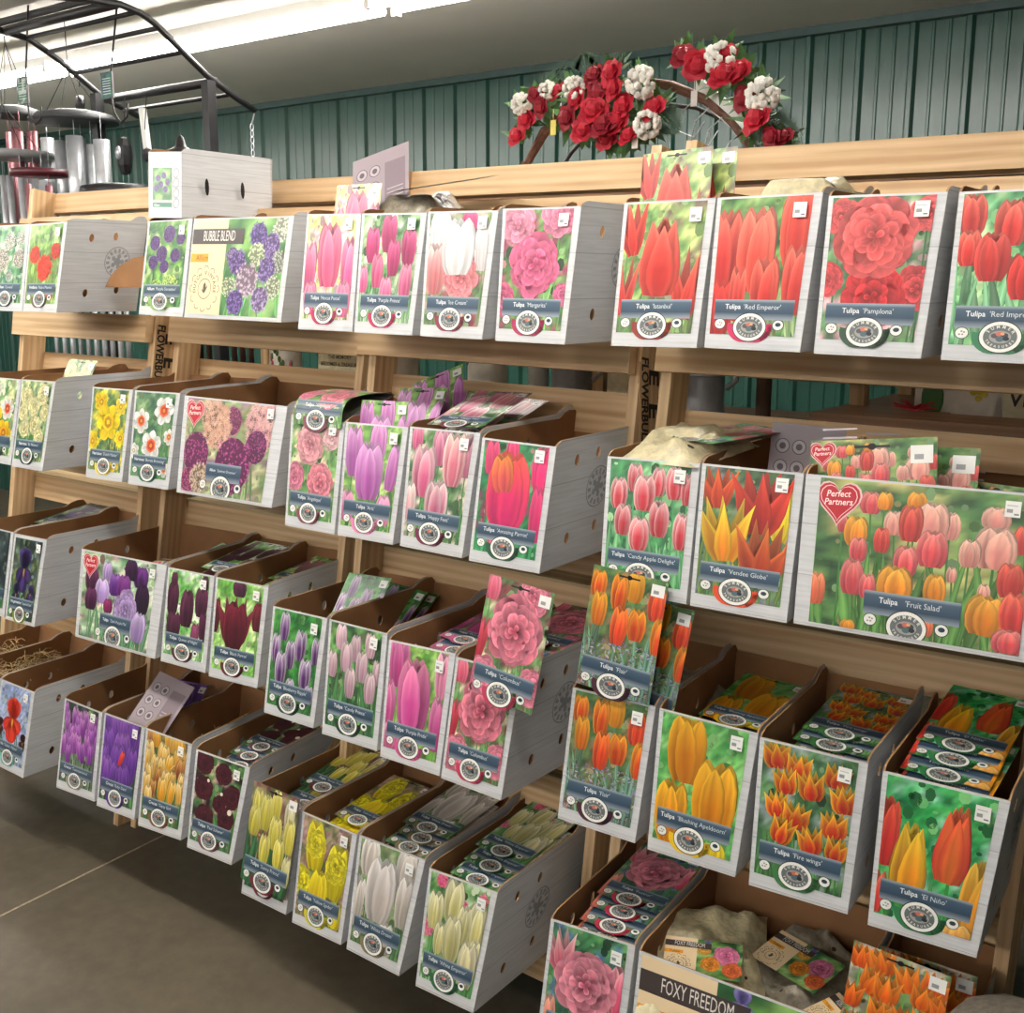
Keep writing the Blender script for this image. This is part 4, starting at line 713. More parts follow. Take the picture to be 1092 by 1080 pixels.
for key, row, k, *c in BOXES:
    fr = ROWS[(row, k)]; bc = (fr.P(*c[3])+fr.P(*c[2]))/2; bc = Vector((round(bc.x, 4), round(bc.y, 4), round(bc.z, 4)))
    if key == 'bub': lab = 'wide grey box with BUBBLE BLEND name plate and purple alliums, top row'
    elif key == 'fox': lab = 'wide box with cream FOXY FREEDOM panel at the bottom edge'
    elif key == 'r1': lab = 'open cardboard box with straw, farthest left in the bottom row'
    elif key == 'r0': lab = 'open cardboard box with loose roots, left of the red iris box'
    else: lab = 'grey display box with %s picture, %s row' % (DESC[key], RN[row])
    t = thing('display_box', lab, 'box', bc, 'bulb display boxes'); BX[key] = (t, fr, c)
    L = .285 if row == 1 else .38
    box_shell(fr, c, L, t)
    if key == 'bub': lb_ = label_part(fr, c, mixed_art(.68, 4, 'bubble'), t, .015, .955, .04, .985)
    elif key == 'fox': lb_ = label_part(fr, c, mixed_art(.68, 5, 'foxy'), t, .02, .985, .03, .985)
    elif key == 'r1': pass
    elif key in ('al', 'pm'): lb_ = label_part(fr, c, art(key), t, .045, .895, .03, .985)
    elif key == 'fs': lb_ = label_part(fr, c, art(key), t, .07, .95, .03, .985)
    elif key == 'di': lb_ = label_part(fr, c, art(key), t, .06, .9, .04, .96)
    else: lb_ = label_part(fr, c, art(key), t, .045, .92, .095, .985)
    if key not in ('bub', 'fox', 'r1', 'b1', 'a1', 'i0'):
        wdt = c[1][0]-c[0][0]; s = .84 if key in ('al', 'pm', 'fs') else .76
        sticker(fr, c[0][0]+wdt*s, c[0][1]-.04, -.006, t, lb_)
    # round emblem printed on the right-hand side
    mb = MB(); B = fr.P(*c[2]); E = (fr.P(*c[1])-B).normalized(); cx, cy = .19, .155
    def M3(a, b_, o): return B+fr.h*a+E*b_+fr.u*o
    for r0_, r1_, o in ((.046, .043, .0006), (.040, .028, .0006), (.012, .0, .0006)):
        for i in range(28):
            a0, a1 = 2*PI*i/28, 2*PI*(i+1)/28
            if r1_ == .028 and i % 2: continue
            mb.face([M3(cx+rr*math.cos(aa), cy+rr*math.sin(aa), o) for rr, aa in ((r0_, a0), (r0_, a1), (r1_, a1), (max(r1_, .0005), a0))])
    for i in range(5):
        a = i*1.26; mb.face([M3(cx+.026*math.cos(a), cy+.026*math.sin(a), .0006), M3(cx+.02*math.cos(a+.4), cy+.02*math.sin(a+.4), .0006), M3(cx, cy, .0006), M3(cx+.02*math.cos(a-.4), cy+.02*math.sin(a-.4), .0006)])
    part('printed_emblem', mb, EMBLEM, t)

# ------------------------------------------------------------------ bulb packets
CW = .15
def card_art(key):
    v = V[key]
    if v['h'] < 1: a = compose(key)
    else: a = compose(key)
    a.up(); s = a.l; hh = a.h
    a.add([(.0, 0), (1, 0), (1, hh), (0, hh)], [(.72, .7, .7)]*4, [], 0)
    # header hang slot
    a.rect(.36, hh-.07, .64, hh-.05, (.1, .1, .09)); a.disc(.5, hh-.06, .035, .028, (.1, .1, .09), 10); a.up()
    a.rect(.8, hh-.2, .97, hh-.06, (.95, .95, .93)); a.up(); a.rect(.83, hh-.17, .9, hh-.13, (.6, .6, .6))
    l0 = a.l
    back = (.60, .55, .57)
    b = len(a.v)
    for z in (-40, -54):
        for x, y in ((0, 0), (1, 0), (1, hh), (0, hh)): a.v.append((x, y, z)); a.c.append((.8, .8, .78) if z == -40 else back)
    a.f += [(b+4, b+7, b+6, b+5), (b, b+1, b+5, b+4), (b+1, b+2, b+6, b+5), (b+2, b+3, b+7, b+6), (b+3, b, b+4, b+7)]
    def bk(pts, c, l):
        q = len(a.v); [a.v.append((x, y, -l)) or a.c.append(c) for x, y in pts]; a.f.append(tuple(range(q, q+len(pts))))
    bk([(.06, .1), (.42, .1), (.42, hh-.22), (.06, hh-.22)], (.5, .44, .47), 56)
    for i in range(9): bk([(.1, .2+i*.07), (.38, .2+i*.07), (.38, .215+i*.07), (.1, .215+i*.07)], (.72, .68, .7), 58)
    for px_, py_ in ((.6, hh-.3), (.83, hh-.3), (.6, hh-.58), (.83, hh-.58), (.6, hh-.86), (.83, hh-.86)):
        for rr, cc, l in ((.1, (.3, .27, .3), 56), (.088, (.7, .66, .68), 58), (.045, (.35, .3, .33), 60)):
            bk([(px_+rr*math.cos(2*PI*i/14), py_+rr*math.sin(2*PI*i/14)) for i in range(14)], cc, l)
    return a
def bag_mesh(seed, w, h, th, m=None, n=12, z0=-.0012):
    """lumpy pillow of bulbs, lying behind its card (towards -z)"""
    R = random.Random(seed); mb = MB(); lumps = [(R.uniform(-.4, .4)*w, R.uniform(.1, .9)*h) for _ in range(9)]
    N, Mm = n, n; b = 0
    def hgt(x, y):
        e = min(1, (1-abs(2*x/w))*3.2)*min(1, (1-abs(2*y/h-1))*4); q = sum(math.exp(-((x-a)**2+(y-c)**2)/(.0007)) for a, c in lumps)
        return th*max(0, e)*(.55+.45*min(1, q))
    for i in range(N+1):
        for j in range(Mm+1):
            y = h*i/N; x = w*(j/Mm-.5)*(1-.12*math.sin(PI*i/N)*0); mb.v.append((x+R.uniform(-.002, .002), y, z0-hgt(x, y)-.0005))
    for i in range(N):
        for j in range(Mm): a = i*(Mm+1)+j; mb.f.append((a, a+Mm+1, a+Mm+2, a+1)); mb.m.append(0); mb.uv += [(0, 0)]*4
    off = len(mb.v)
    for i in range(N+1):
        for j in range(Mm+1): mb.v.append((w*(j/Mm-.5), h*i/N, z0))
    for i in range(N):
        for j in range(Mm): a = off+i*(Mm+1)+j; mb.f.append((a, a+1, a+Mm+2, a+Mm+1)); mb.m.append(0); mb.uv += [(0, 0)]*4
    return mb.mesh('bulb_bag', m or BAG, (0, 0, 0), True)
BAGS = [bag_mesh(i, CW*.95, .2, .011) for i in range(3)]
PROTO = {}
def packet(key, label, P, U, Vd, wide=False, bagon=True, scale=1.):
    """stand a packet with the middle of its bottom edge at P, right direction U, up direction Vd"""
    U = U.normalized(); Vd = (Vd-U*Vd.dot(U)).normalized(); N = U.cross(Vd)
    if key not in PROTO:
        a = card_art(key); w = CW if a.h > 1 else .33
        me = a.mesh('picture_card', lambda x, y, l: ((x-.5)*w, y*w, l*Art.EPS))
        r = thing('bulb_packet', label, 'packet', (0, 0, 0)); link('picture_card', me, r)
        if bagon and a.h > 1: link('bulb_bag', BAGS[len(PROTO) % 3], r, (0, .01, 0))
        PROTO[key] = r
    else:
        r = copy_tree(PROTO[key]); r['label'] = label
    Mx = Matrix((U, Vd, N)).transposed().to_4x4(); Mx.translation = P; r.matrix_world = Mx @ Matrix.Scale(scale, 4)
    r['group'] = 'tulip and flower bulb packets'
    return r
ORD = ['frontmost', 'second', 'third', 'fourth', 'fifth', 'sixth']
RB = random.Random(77)
def shingle(box, n, L0, dL, v0, al, dv=0., key=None, yaw=2., word='lying'):
    t, fr, c = BX[box]; key = key or box
    dv = dL*math.tan(math.radians(al))+dv+.0065; v0 -= dv*(n-1)*.3; L0 -= .012
    for i in range(n):
        uc = (c[3][0]+c[2][0])/2+RB.uniform(-.006, .006); B = fr.P(uc, 0)
        P = B+fr.h*(L0+.2*v0+dL*i+RB.uniform(-.003, .003))+V3(0, 0, v0+dv*i); a = math.radians(al+RB.uniform(-1, 1)); y = math.radians(RB.uniform(-yaw, yaw))
        U = (fr.u*math.cos(y)+fr.h*math.sin(y)); hh = (fr.h*math.cos(y)-fr.u*math.sin(y)); Vd = hh*math.cos(a)+V3(0, 0, math.sin(a))
        packet(key, '%s packet of %d %s in its open box, %s row' % (ORD[i], n, DESC[key]+'s', RN[[r for kk, r, *_ in BOXES if kk == box][0]]) if n > 1 else 'single %s packet %s in its open box' % (DESC[key], word), P, U, Vd)
shingle('qn', 2, .05, .075, .225, 10, .006)
shingle('bp', 4, .07, .045, .19, 8, .003)
shingle('pp', 4, .03, .045, .21, 8, .0)
shingle('co', 3, .09, .05, .235, 9, .004)
shingle('cp', 1, .15, .04, .12, 12)
shingle('bl', 4, .06, .036, .19, 7, .0)
shingle('fw', 5, .04, .034, .205, 7, .0)
shingle('en', 4, .03, .042, .245, 10, .0)
shingle('c3', 2, .14, .05, .17, 8, .0)
shingle('c4', 4, .04, .045, .205, 7, .0)
shingle('y1', 2, .11, .07, .215, 9, .005)
shingle('y2', 2, .03, .08, .215, 8, .005)
shingle('wh', 5, .03, .036, .215, 7, .0)
shingle('we', 4, .03, .048, .23, 7, .0)
shingle('pk', 5, .036, .036, .22, 7, .0)
shingle('al', 2, .1, .08, .16, 10, .004, key='d')
shingle('b2', 1, .1, .0, .13, 60, word='tilted up')
shingle('i0', 3, .09, .05, .22, 9, .004, key='di')
t, fr, c = BX['ob']
def upright(box, key, u, tt, d, label, lean=8, roll=0, yaw=0, back=False, sc=1.):
    fr = BX[box][1]; P = fr.P(u, tt, d); a = math.radians(lean); rl = math.radians(roll); y = math.radians(yaw)
    U = fr.u*math.cos(y)+fr.h*math.sin(y); hh = fr.h*math.cos(y)-fr.u*math.sin(y); Vd = V3(0, 0, math.cos(a))+hh*math.sin(a)
    if back: U = -U
    U2 = U*math.cos(rl)+Vd*math.sin(rl); V2 = Vd*math.cos(rl)-U*math.sin(rl)
    r = packet(key, label, P, U2, V2, scale=sc)
    if back:
        for ch in list(r.children):
            if ch.name.startswith('bulb_bag'): bpy.data.objects.remove(ch)
    return r
upright('co', 'co', -1.352, .208, -.035, 'bright pink double tulip packet propped outside the front of its box', 12, -4, sc=1.15)
upright('fi', 'fi', -1.126, .279, -.012, 'orange-flamed tulip packet standing on top of its box front', 9, -3, sc=1.12)
upright('fi', 'fi', -1.093, .235, .03, 'orange-flamed tulip packet behind the standing one, mostly hidden', 10, -5, sc=1.1)
upright('y1', 'y1', -2.08, .045, -.014, 'yellow bud tulip packet hung in front of its box', 13, 0, sc=1.17)
upright('j', 'j', -1.10, .16, .05, 'front one of two pointed red tulip packets above their box', 10, 3)
upright('j', 'j', -1.07, .17, .09, 'rear one of two pointed red tulip packets above their box', 12, 4)
upright('f', 'f', -1.97, .135, .05, 'soft pink tulip packet standing up in the top row box', 10, 0)
upright('f', 'g', -1.93, .235, .1, 'grey back of a packet tilted above the soft pink tulip box', 24, -17, 6, back=True, sc=1.1)
upright('ar', 'ar', -1.84, .11, .035, 'front one of the lilac pink tulip packets leaning over their box', 12, 2)
upright('ar', 'ar', -1.83, .17, .09, 'second lilac pink tulip packet leaning in its box', 32, 4)
upright('ar', 'ar', -1.79, .20, .13, 'third lilac pink tulip packet leaning in its box', 46, 5)
upright('ar', 'ar', -1.77, .235, .16, 'rear lilac pink tulip packet, standing highest above its box', 34, 26)
upright('hf', 'hf', -1.62, .285, .03, 'pink and cream tulip packet lying flat across its box top', 74, 4)
upright('hf', 'hf', -1.64, .27, .1, 'pink and cream tulip packet lying under the flat one', 72, -3)
upright('bb', 'bb', -1.99, .17, .1, 'front white and purple tulip packet sticking out of its box', 38, 4)
upright('bb', 'bb', -1.97, .17, .16, 'second white and purple tulip packet behind the leaning one', 50, -2)
upright('bb', 'bb', -1.97, .17, .20, 'rearmost white and purple tulip packet in its box', 55, 1)
upright('ve', 've', -.87, .15, .2, 'upright grey packet back behind the red and yellow lily tulip box', 8, 2, back=True)
upright('fs', 'fs', -.675, .19, .045, 'front mixed orange tulip packet standing behind its wide picture', 12, 6, sc=.68)
upright('fs', 'fs', -.625, .185, .09, 'rear mixed orange tulip packet, partly hidden by the front one', 14, 2, sc=.68)
upright('fs', 'fs', -.50, .15, .12, 'mixed orange tulip packet low in its wide box at right', 18, -3, sc=.6)
upright('c2', 'c2', -2.73, .205, .02, 'grey packet back leaning out of the deep purple crocus box', 42, 12, 12, back=True)
upright('c2', 'c2', -2.74, .19, .1, 'deep purple crocus packet lying open in its box', 48, 5)
upright('pm', 'pm', -2.85, .19, .1, 'mixed purple tulip packet lying low in its wide box', 72, 10, sc=.55)
upright('pm', 'qn', -2.80, .2, .14, 'dark maroon tulip packet lying in the wide purple box', 70, -14)
upright('ob', 'ob', -.53, .165, .035, 'front orange lily tulip packet in the bottom right box', 12, -3, sc=1.1)
upright('ob', 'ob', -.49, .15, .1, 'rear orange lily tulip packet in the bottom right box', 13, 0, sc=1.1)
# packets bent over the rims of their boxes
def bent_packet(box, key, u, tt, label, front=.05, sweep=.17, rise=.03, w=CW*1.12):
    fr = BX[box][1]; a = card_art(key); N = 60
    def path(s):  # s along the card from its bottom
        if s < front: return (-.006, tt-front+s)
        q = s-front; R_ = .045; 
        if q < R_*1.25: th = q/R_; return (-.006+R_*(1-math.cos(th)), tt+R_*math.sin(th))
        th = 1.25; e = q-R_*1.25; return (-.006+R_*(1-math.cos(th))+e*.95, tt+R_*math.sin(th)+e*.30-e*e*.9)
    P0 = fr.P(u, tt, 0)
    t = thing('bulb_packet', label, 'packet', P0, 'tulip and flower bulb packets')
    def fn(x, y, l):
        s = y*w; d, v = path(s); d2, v2 = path(s+.002); tx, tv = d2-d, v2-v; L = math.hypot(tx, tv) or 1
        return fr.P(u+(x-.5)*w, v+tx/L*l*Art.EPS, d-tv/L*l*Art.EPS)-P0
    # subdivide the big base quads are fine enough already
    link('picture_card', a.mesh('picture_card', fn), t)
bent_packet('ang', 'ang', -2.02, .285, 'pale pink double tulip packet bent back over its box rim', front=.035)

# ------------------------------------------------------------------ loose bags of bulbs
def sack(name, label, P, U, Vd, w, h, th, m, cat='bag', group=None, print_key=None, seed=1, spots=None, pscale=.7):
    U = U.normalized(); Vd = (Vd-U*Vd.dot(U)).normalized(); N = U.cross(Vd)
    r = thing(name, label, cat, (0, 0, 0), group)
    link('net_bag', bag_mesh(seed, w, h, -th, m, 16, 0), r)
    if False:
        R = random.Random(seed+5); mb = MB()
        for i in range(spots):
            x, y = R.uniform(-.4, .4)*w, R.uniform(.1, .9)*h; mb.blob((x, y, th*.75), .0025, .0025, th*.32, 6)
        link('air_holes', mb.mesh('air_holes', INK), r)
    if print_key:
        a = print_key; me = a.mesh('printed_card', lambda x, y, l: ((x-.5)*w*pscale, h*.2+y*w*pscale, th*1.02+.004+l*Art.EPS)); link('printed_card', me, r)
    Mx = Matrix((U, Vd, N)).transposed().to_4x4(); Mx.translation = P; r.matrix_world = Mx
    return r
def tiltv(fr, deg, yaw=0):
    a = math.radians(deg); y = math.radians(yaw); hh = fr.h*math.cos(y)-fr.u*math.sin(y); return fr.u*math.cos(y)+fr.h*math.sin(y), hh*math.cos(a)+V3(0, 0, math.sin(a))
fr = ROWS[(2, 3)]; U, Vd = tiltv(fr, 4, -6)
sack('bulb_sack', 'cream net bag of bulbs heaped on the white-edged red tulip box', fr.P(-1.09, .262, .0), U, Vd, .185, .24, .05, BAGPALE, seed=11, spots=14)
packet('ca', 'white-edged red tulip packet lying askew over the cream net bag', fr.P(-1.06, .315, .06), *tiltv(fr, 3, -24))
sack('bulb_sack', 'brown net bag under the white-edged red tulip packets', fr.P(-1.10, .15, .05), *tiltv(fr, 2, 5), .17, .24, .05, BAG, seed=12)
fr = ROWS[(1, 3)]
sack('bulb_sack', 'crumpled cream bag on top of the broad red tulip box', fr.P(-.86, .265, .05), *tiltv(fr, 6, 4), .17, .16, .045, BAGPALE, seed=13)
sack('bulb_sack', 'small crumpled clear bag top at the right of the broad red tulip box', fr.P(-.79, .262, .09), *tiltv(fr, 4, 0), .07, .1, .028, BAG, seed=14)
fr = ROWS[(1, 2)]
sack('bulb_sack', 'dark crinkled bag behind the soft pink tulip packet, top row', fr.P(-1.85, .285, .08), *tiltv(fr, 8, 20), .17, .2, .04, BAG, seed=15)
packet('g', 'dark packet bent over the magenta tulip box, top row', fr.P(-1.84, .335, .06), *tiltv(fr, 10, -28))
fr = ROWS[(3, 3)]
sack('bulb_sack', 'net bag of bulbs behind the orange-flamed tulip packets', fr.P(-1.11, .2, .13), *tiltv(fr, 12, -4), .165, .2, .06, BAG, seed=16)
for i, (kk, u, t_, d_, al, yw, w_, h_, th_, lab) in enumerate([(0, -.86, .16, .02, 14, 22, .24, .3, .06, 'net bag of mixed bulbs at the front of the wide cream-panel box'),
        (1, -.77, .17, .14, 12, -18, .25, .24, .07, 'net bag with mixed flower card at the back of the wide cream-panel box'),
        (1, -.67, .13, .06, 16, -40, .22, .26, .06, 'net bag lying against the right side of the wide cream-panel box')]):
    f4 = ROWS[(4, 3)]
    sack('bulb_sack', lab, f4.P(u, t_, d_), *tiltv(f4, al, yw), w_, h_, th_, BAGPALE if i == 0 else BAG, print_key=mixed_art(.62, 20+i, 'foxy'), seed=30+i, spots=12, group=None, pscale=.62)
# sack of bulbs standing at the right edge of the picture
mb = MB(); R = random.Random(9); P = V3(-.29, 1.72, 0)
prof = [(.01, 0), (.15, .0), (.19, .08), (.2, .25), (.2, .42), (.18, .54), (.13, .62), (.06, .66), (.0, .67)]
mb.lathe(P, prof, 26)
for i in range(len(mb.v)): x, y, z = mb.v[i]; q = 1+.05*math.sin(x*60+z*40)+R.uniform(-.03, .03); mb.v[i] = (P.x+(x-P.x)*q, P.y+(y-P.y)*q, z)
o = solo('burlap_sack', mb, mat('brown_woven_sack', '6f675b', .7, var=.3, scale=70, bump=.6), 'speckled brown net sack of bulbs on the floor beside the right rack', 'sack', P, smooth=True)
mb = MB()
for i in range(70):
    a = R.uniform(PI, 2*PI); z = R.uniform(.1, .55); mb.blob(P+V3(.2*math.cos(a), .2*math.sin(a), z), .006, .006, .005, 6)
part('dark_specks', mb, INK, o)
# straw and loose roots in the open boxes
STRAW = mat('dry_straw', 'd8bd86', .7, var=.3)
for key, n, lab in (('r1', 90, 'tangle of dry straw in the farthest left open box'), ('r0', 150, 'tangle of dry straw and roots in the box left of the red iris'), ('ri', 60, 'wisps of dry straw inside the red iris box'), ('c3', 40, 'wisps of dry straw inside the yellow crocus box')):
    fz_ = .215 if key in ('r1', 'r0') else .15
    t, fr, c = BX[key]; mb = MB(); R = random.Random(len(key)+n); uc = (c[2][0]+c[3][0])/2
    for i in range(n):
        p = fr.P(uc+R.uniform(-.07, .07), 0)+fr.h*R.uniform(.06, .32)+V3(0, 0, fz_+.005+R.uniform(0, .045)); a = R.uniform(0, 2*PI); L = R.uniform(.02, .06)
        dv = V3(math.cos(a), math.sin(a), R.uniform(-.3, .4))*L; mb.tube([p, p+dv*.5+V3(0, 0, .008), p+dv], .0009, 4)
    o = solo('dry_straw', mb, STRAW, lab, 'straw', fr.P(uc, .16, .1)); o['kind'] = 'stuff'
    mb = MB(); mb.box(fr.P(uc-.085, 0)+fr.h*.05+V3(0, 0, .006), fr.u*.165, fr.h*.31, V3(0, 0, fz_)); 
    tt = solo('bulb_fill', mb, mat('loose_bulbs_'+key, '6d5233', .8, var=.4, scale=50, bump=1.), 'brown layer of loose bulbs and chaff filling the ' + {'r1': 'farthest left open box', 'r0': 'box left of the red iris', 'ri': 'red iris box', 'c3': 'yellow crocus box'}[key], 'bulbs', fr.P(uc, .05, .1)); tt['kind'] = 'stuff'
# bulbs piled inside the two empty looking boxes
# closed carton standing on the purple allium box
fr = ROWS[(1, 1)]; c = ((-2.865, .462), (-2.715, .455), (-2.69, .272), (-2.838, .276)); fz = Frame(1, 1)
t = thing('display_box', 'closed grey carton with a small purple allium picture, standing on the top row', 'box', fr.P(-2.77, .275, 0), 'bulb display boxes')
box_shell(fr, c, .36, t, closed=True, holes=False)
a = Art(1.5, 9); a.bg([hx(q) for q in GR]); 
for x, y in ((.3, 1.2), (.62, 1.3), (.82, 1.05), (.45, .95), (.2, .8), (.7, .75)): a.ball(x*.95, y*.93, .14, hx('5a3a8c'), hx('8a68b4'), 60)
a.rect(-.1, -.1, 1.1, .3, (.85, .85, .85)); a.up(); a.rect(0, .05, 1, .22, (.1, .42, .3)); a.up(); a.text('Allium', .06, .09, .12, (.9, .95, .9))
label_part(fr, c, a, t, .14, .72, .14, .76)
mb = MB()
for i in range(4):
    v = .2+i*.15; u = c[3][0]+(c[2][0]-c[3][0])*.85+(c[0][0]-c[3][0])*v; tv = c[3][1]+(c[0][1]-c[3][1])*v
    for j in range(16):
        a0, a1 = 2*PI*j/16, 2*PI*(j+1)/16; mb.face([fr.P(u+r*math.cos(q), tv+r*math.sin(q), -.001) for r, q in ((.014, a0), (.014, a1), (.011, a1), (.011, a0))])
part('printed_icons', mb, EMBLEM, t)
mb = MB()
for L_ in (.1, .24):
    B = fr.P(*c[2])+fr.h*L_+V3(0, 0, .09)
    for j in range(12):
        a0, a1 = 2*PI*j/12, 2*PI*(j+1)/12; mb.face([B+fr.u*.0012, B+fr.u*.0012+fr.h*.008*math.cos(a0)+V3(0, 0, .024*math.sin(a0)), B+fr.u*.0012+fr.h*.008*math.cos(a1)+V3(0, 0, .024*math.sin(a1))])
part('hand_hole', mb, mat('dark_hole', '17120e', .9), t)
mb = MB(); Y0 = 2.03; z = [at(x, y, Y0) for x, y in ((112, 306), (118, 294), (128, 283), (142, 275), (158, 272), (158, 307))]
mb.face(z); mb.face([p+V3(0, .005, 0) for p in reversed(z)])
for p, q in zip(z, z[1:]+z[:1]): mb.face([p, p+V3(0, .005, 0), q+V3(0, .005, 0), q])
z0 = sum(z, Vector())/6
solo('cardboard_flap', mb, BROWN, 'loose brown cardboard flap jutting out left of the purple allium box', 'cardboard', z0)

# ------------------------------------------------------------------ second shelving behind the rack
SH = wood_mat('dark_shelf_wood', '6a4a34', '8f6a4c', '4a3020')
t = thing('back_shelf', 'brown wooden shelf standing behind the racks, gift ornaments on it', 'shelf', (-2.2, 2.75, 0))
mb = MB(); mb.box((-1.0, 2.41, 1.47), (1.2, 0, 0), (0, .59, 0), (0, 0, .019)); part('shelf_board', mb, SH, t)
mb = MB(); mb.box((-3.6, 2.5, 1.401), (2.59, 0, 0), (0, .5, 0), (0, 0, .019)); part('shelf_board', mb, SH, t)
mb = MB(); mb.box((-3.1, 2.62, 2.0), (3.3, 0, 0), (0, .45, 0), (0, 0, .025)); part('shelf_board', mb, SH, t)
mb = MB(); mb.box((-3.6, 2.5, .6), (3.8, 0, 0), (0, .5, 0), (0, 0, .02)); part('shelf_board', mb, SH, t)
for x in (-3.6, -3.1, -1.72, -.99, .16):
    for y in (2.62, 2.96):
        mb = MB(); mb.box((x, y, 0), (0, 0, 2.0 if x > -3.5 else 1.401), (.035, 0, 0), (0, .035, 0)); part('upright', mb, PINE, t)
SZ = 1.489
STONE = mat('cast_stone_cream', 'cfc8a8', .8, scale=60, bump=.2); WHITEST = mat('white_glazed_ceramic', 'd9d5ca', .4); GREYM = mat('grey_lantern_metal', '8f9094', .45, metal=.4)
def on_shelf(px, Y=2.56): p = at(px, 430, Y); return V3(p.x, Y, SZ if px > 905 else SZ-.069)
def plaque(px, lines, w, h, m, lab, name='stone_plaque', size=.02, Y=2.56):
    p = on_shelf(px, Y); mb = MB(); mb.box(p+V3(-w/2, 0, 0), V3(w, 0, 0), V3(0, .03, 0), V3(0, .012, h)); o = solo(name, mb, m, lab, 'ornament', p)
    if lines:
        mb = MB()
        for i, ln in enumerate(lines):
            vs, fs, wd = glyphs(ln, .01)
            for fc in fs: mb.face([p+V3((vs[k][0]-wd/2)*size, -.0015+.0, 0)+V3(0, .012/h, 1).normalized()*(h*.72-i*size*1.35+vs[k][1]*size) for k in fc])
        part('engraved_lettering', mb, mat('engraved_brown', '5a5138', .8), o)
    return o
plaque(362, ['BECOMES A MEMORY', 'THE MEMORY', 'BECOMES A TREASURE'], .2, .185, STONE, 'cream stone plaque with memory verse, seen between the shelves', size=.017)
plaque(663, [], .1, .22, STONE, 'pale blank stone tile standing behind the second and third racks')
def mug(px, lab, r=.05, h=.18, m=WHITEST, Y=2.6, flowers=True):
    p = on_shelf(px, Y); mb = MB(); mb.lathe(p, [(0, 0), (r*.85, 0), (r, .01), (r, h), (r-.004, h), (r-.004, .01), (0, .008)], 24); o = solo('floral_mug', mb, m, lab, 'mug', p, smooth=True)
    mb = MB(); mb.tube([p+V3(-r, 0, h*.8), p+V3(-r-.03, 0, h*.75), p+V3(-r-.035, 0, h*.4), p+V3(-r, 0, h*.2)], .006, 6); part('handle', mb, m, o, True)
    if flowers:
        R = random.Random(px); mr = mat('rose_decal%d' % px, 'a8324a', .5); mg = mat('leaf_decal%d' % px, '4f6a3c', .5)
        for nme, mm, n in (('rose_decal', mr, 7), ('leaf_decal', mg, 14)):
            mb = MB()
            for i in range(n):
                a = R.uniform(-2.6, -.3); z = R.uniform(.1, .9)*h; mb.blob(p+V3(r*math.cos(a), r*math.sin(a), z), .009, .003, .012, 8)
            part(nme, mb, mm, o, True)
mug(308, 'white mug with red flowers and green leaves, seen between the shelves')
def pot(px, lab, r, h, m, Y=2.6, name='ceramic_pot'):
    p = on_shelf(px, Y); mb = MB(); mb.lathe(p, [(0, 0), (r*.7, 0), (r, h*.35), (r*.98, h*.75), (r*.72, h), (r*.66, h), (r*.9, h*.7), (0, h*.1)], 22); return solo(name, mb, m, lab, 'pot', p, smooth=True)
pot(425, 'round cream pot behind the lilac pink tulip packets', .07, .17, WHITEST)
pot(520, 'small white dish standing on the back shelf near the middle', .06, .15, WHITEST)
pot(574, 'little pale grey jar standing alone on the back shelf', .03, .16, mat('pale_grey_jar', 'b5b6b0', .5))
def lantern(px, lab, Y=2.62):
    p = on_shelf(px, Y); t = thing('metal_lantern', lab, 'lantern', p, 'grey lanterns on the back shelf'); mb = MB(); mb.lathe(p, [(0, 0), (.062, 0), (.066, .02), (.058, .03), (.058, .23), (.064, .24), (.03, .27), (0, .28)], 18); part('body', mb, GREYM, t, True)
    mb = MB(); mb.tube([p+V3(.07, 0, .09), p+V3(.095, 0, .11), p+V3(.10, 0, .2), p+V3(.075, 0, .24)], .008, 8); part('handle', mb, GALV, t, True)
    mb = MB(); [mb.lathe(p+V3(0, 0, z), [(.06, 0), (.063, .003), (.06, .006)], 18) for z in (.12, .15, .18)]; part('band', mb, GALV, t, True)
lantern(610, 'grey metal lantern left of the pale stone tile'); lantern(748, 'grey metal lantern behind the nearest rack post')
# hanging shop packet and ornaments at right
p = on_shelf(880, 2.6); t = thing('flower_packet', 'pink flower picture pack on a wire hook behind the nearest rack', 'packet', p+V3(0, 0, .12))
a = Art(.35, 7); a.bg([hx(q) for q in ('4a5a48', '6f6a60', '8a8a80')]); [a.double(x, .2, .13, hx('d8407a'), hx('f49ab8')) for x in (.12, .38, .9)]
link('picture_card', a.mesh('picture_card', lambda x, y, l: ((x-.5)*.19, -l*Art.EPS, y*.19)), t, (0, 0, 0))
mb = MB(); mb.box(p+V3(-.095, .001, .12), V3(.19, 0, 0), V3(0, .012, 0), V3(0, 0, .066)); part('pack', mb, CARDBACK, t)
mb = MB(); mb.tube([p+V3(.065, .01, .18), p+V3(.06, .01, .215), p+V3(.07, .01, .23), p+V3(.085, .01, .225)], .003, 6); part('wire_hook', mb, GALV, t)
p = on_shelf(999, 2.6); mb = MB(); pr = [(-.05, 0), (.05, 0), (.05, .09), (.035, .13), (0, .145), (-.035, .13), (-.05, .09)]
for y in (0, .05): mb.face([p+V3(x, y, z) for x, z in (pr if y == 0 else pr[::-1])])
for (xa, za), (xb, zb) in zip(pr, pr[1:]+pr[:1]): mb.face([p+V3(xa, 0, za), p+V3(xa, .05, za), p+V3(xb, .05, zb), p+V3(xb, 0, zb)])
o = solo('arched_ornament', mb, WHITEST, 'white arched stone ornament painted with purple blossom and a green door', 'ornament', p)
mb = MB(); R = random.Random(4)
for i in range(26): a = R.uniform(0, PI); mb.blob(p+V3(.04*math.cos(a)*R.uniform(.7, 1.1), -.001, .085+.05*math.sin(a)*R.uniform(.5, 1)), .006, .002, .005, 6)
part('purple_blossom', mb, mat('purple_paint', '8a4a9c', .6), o)
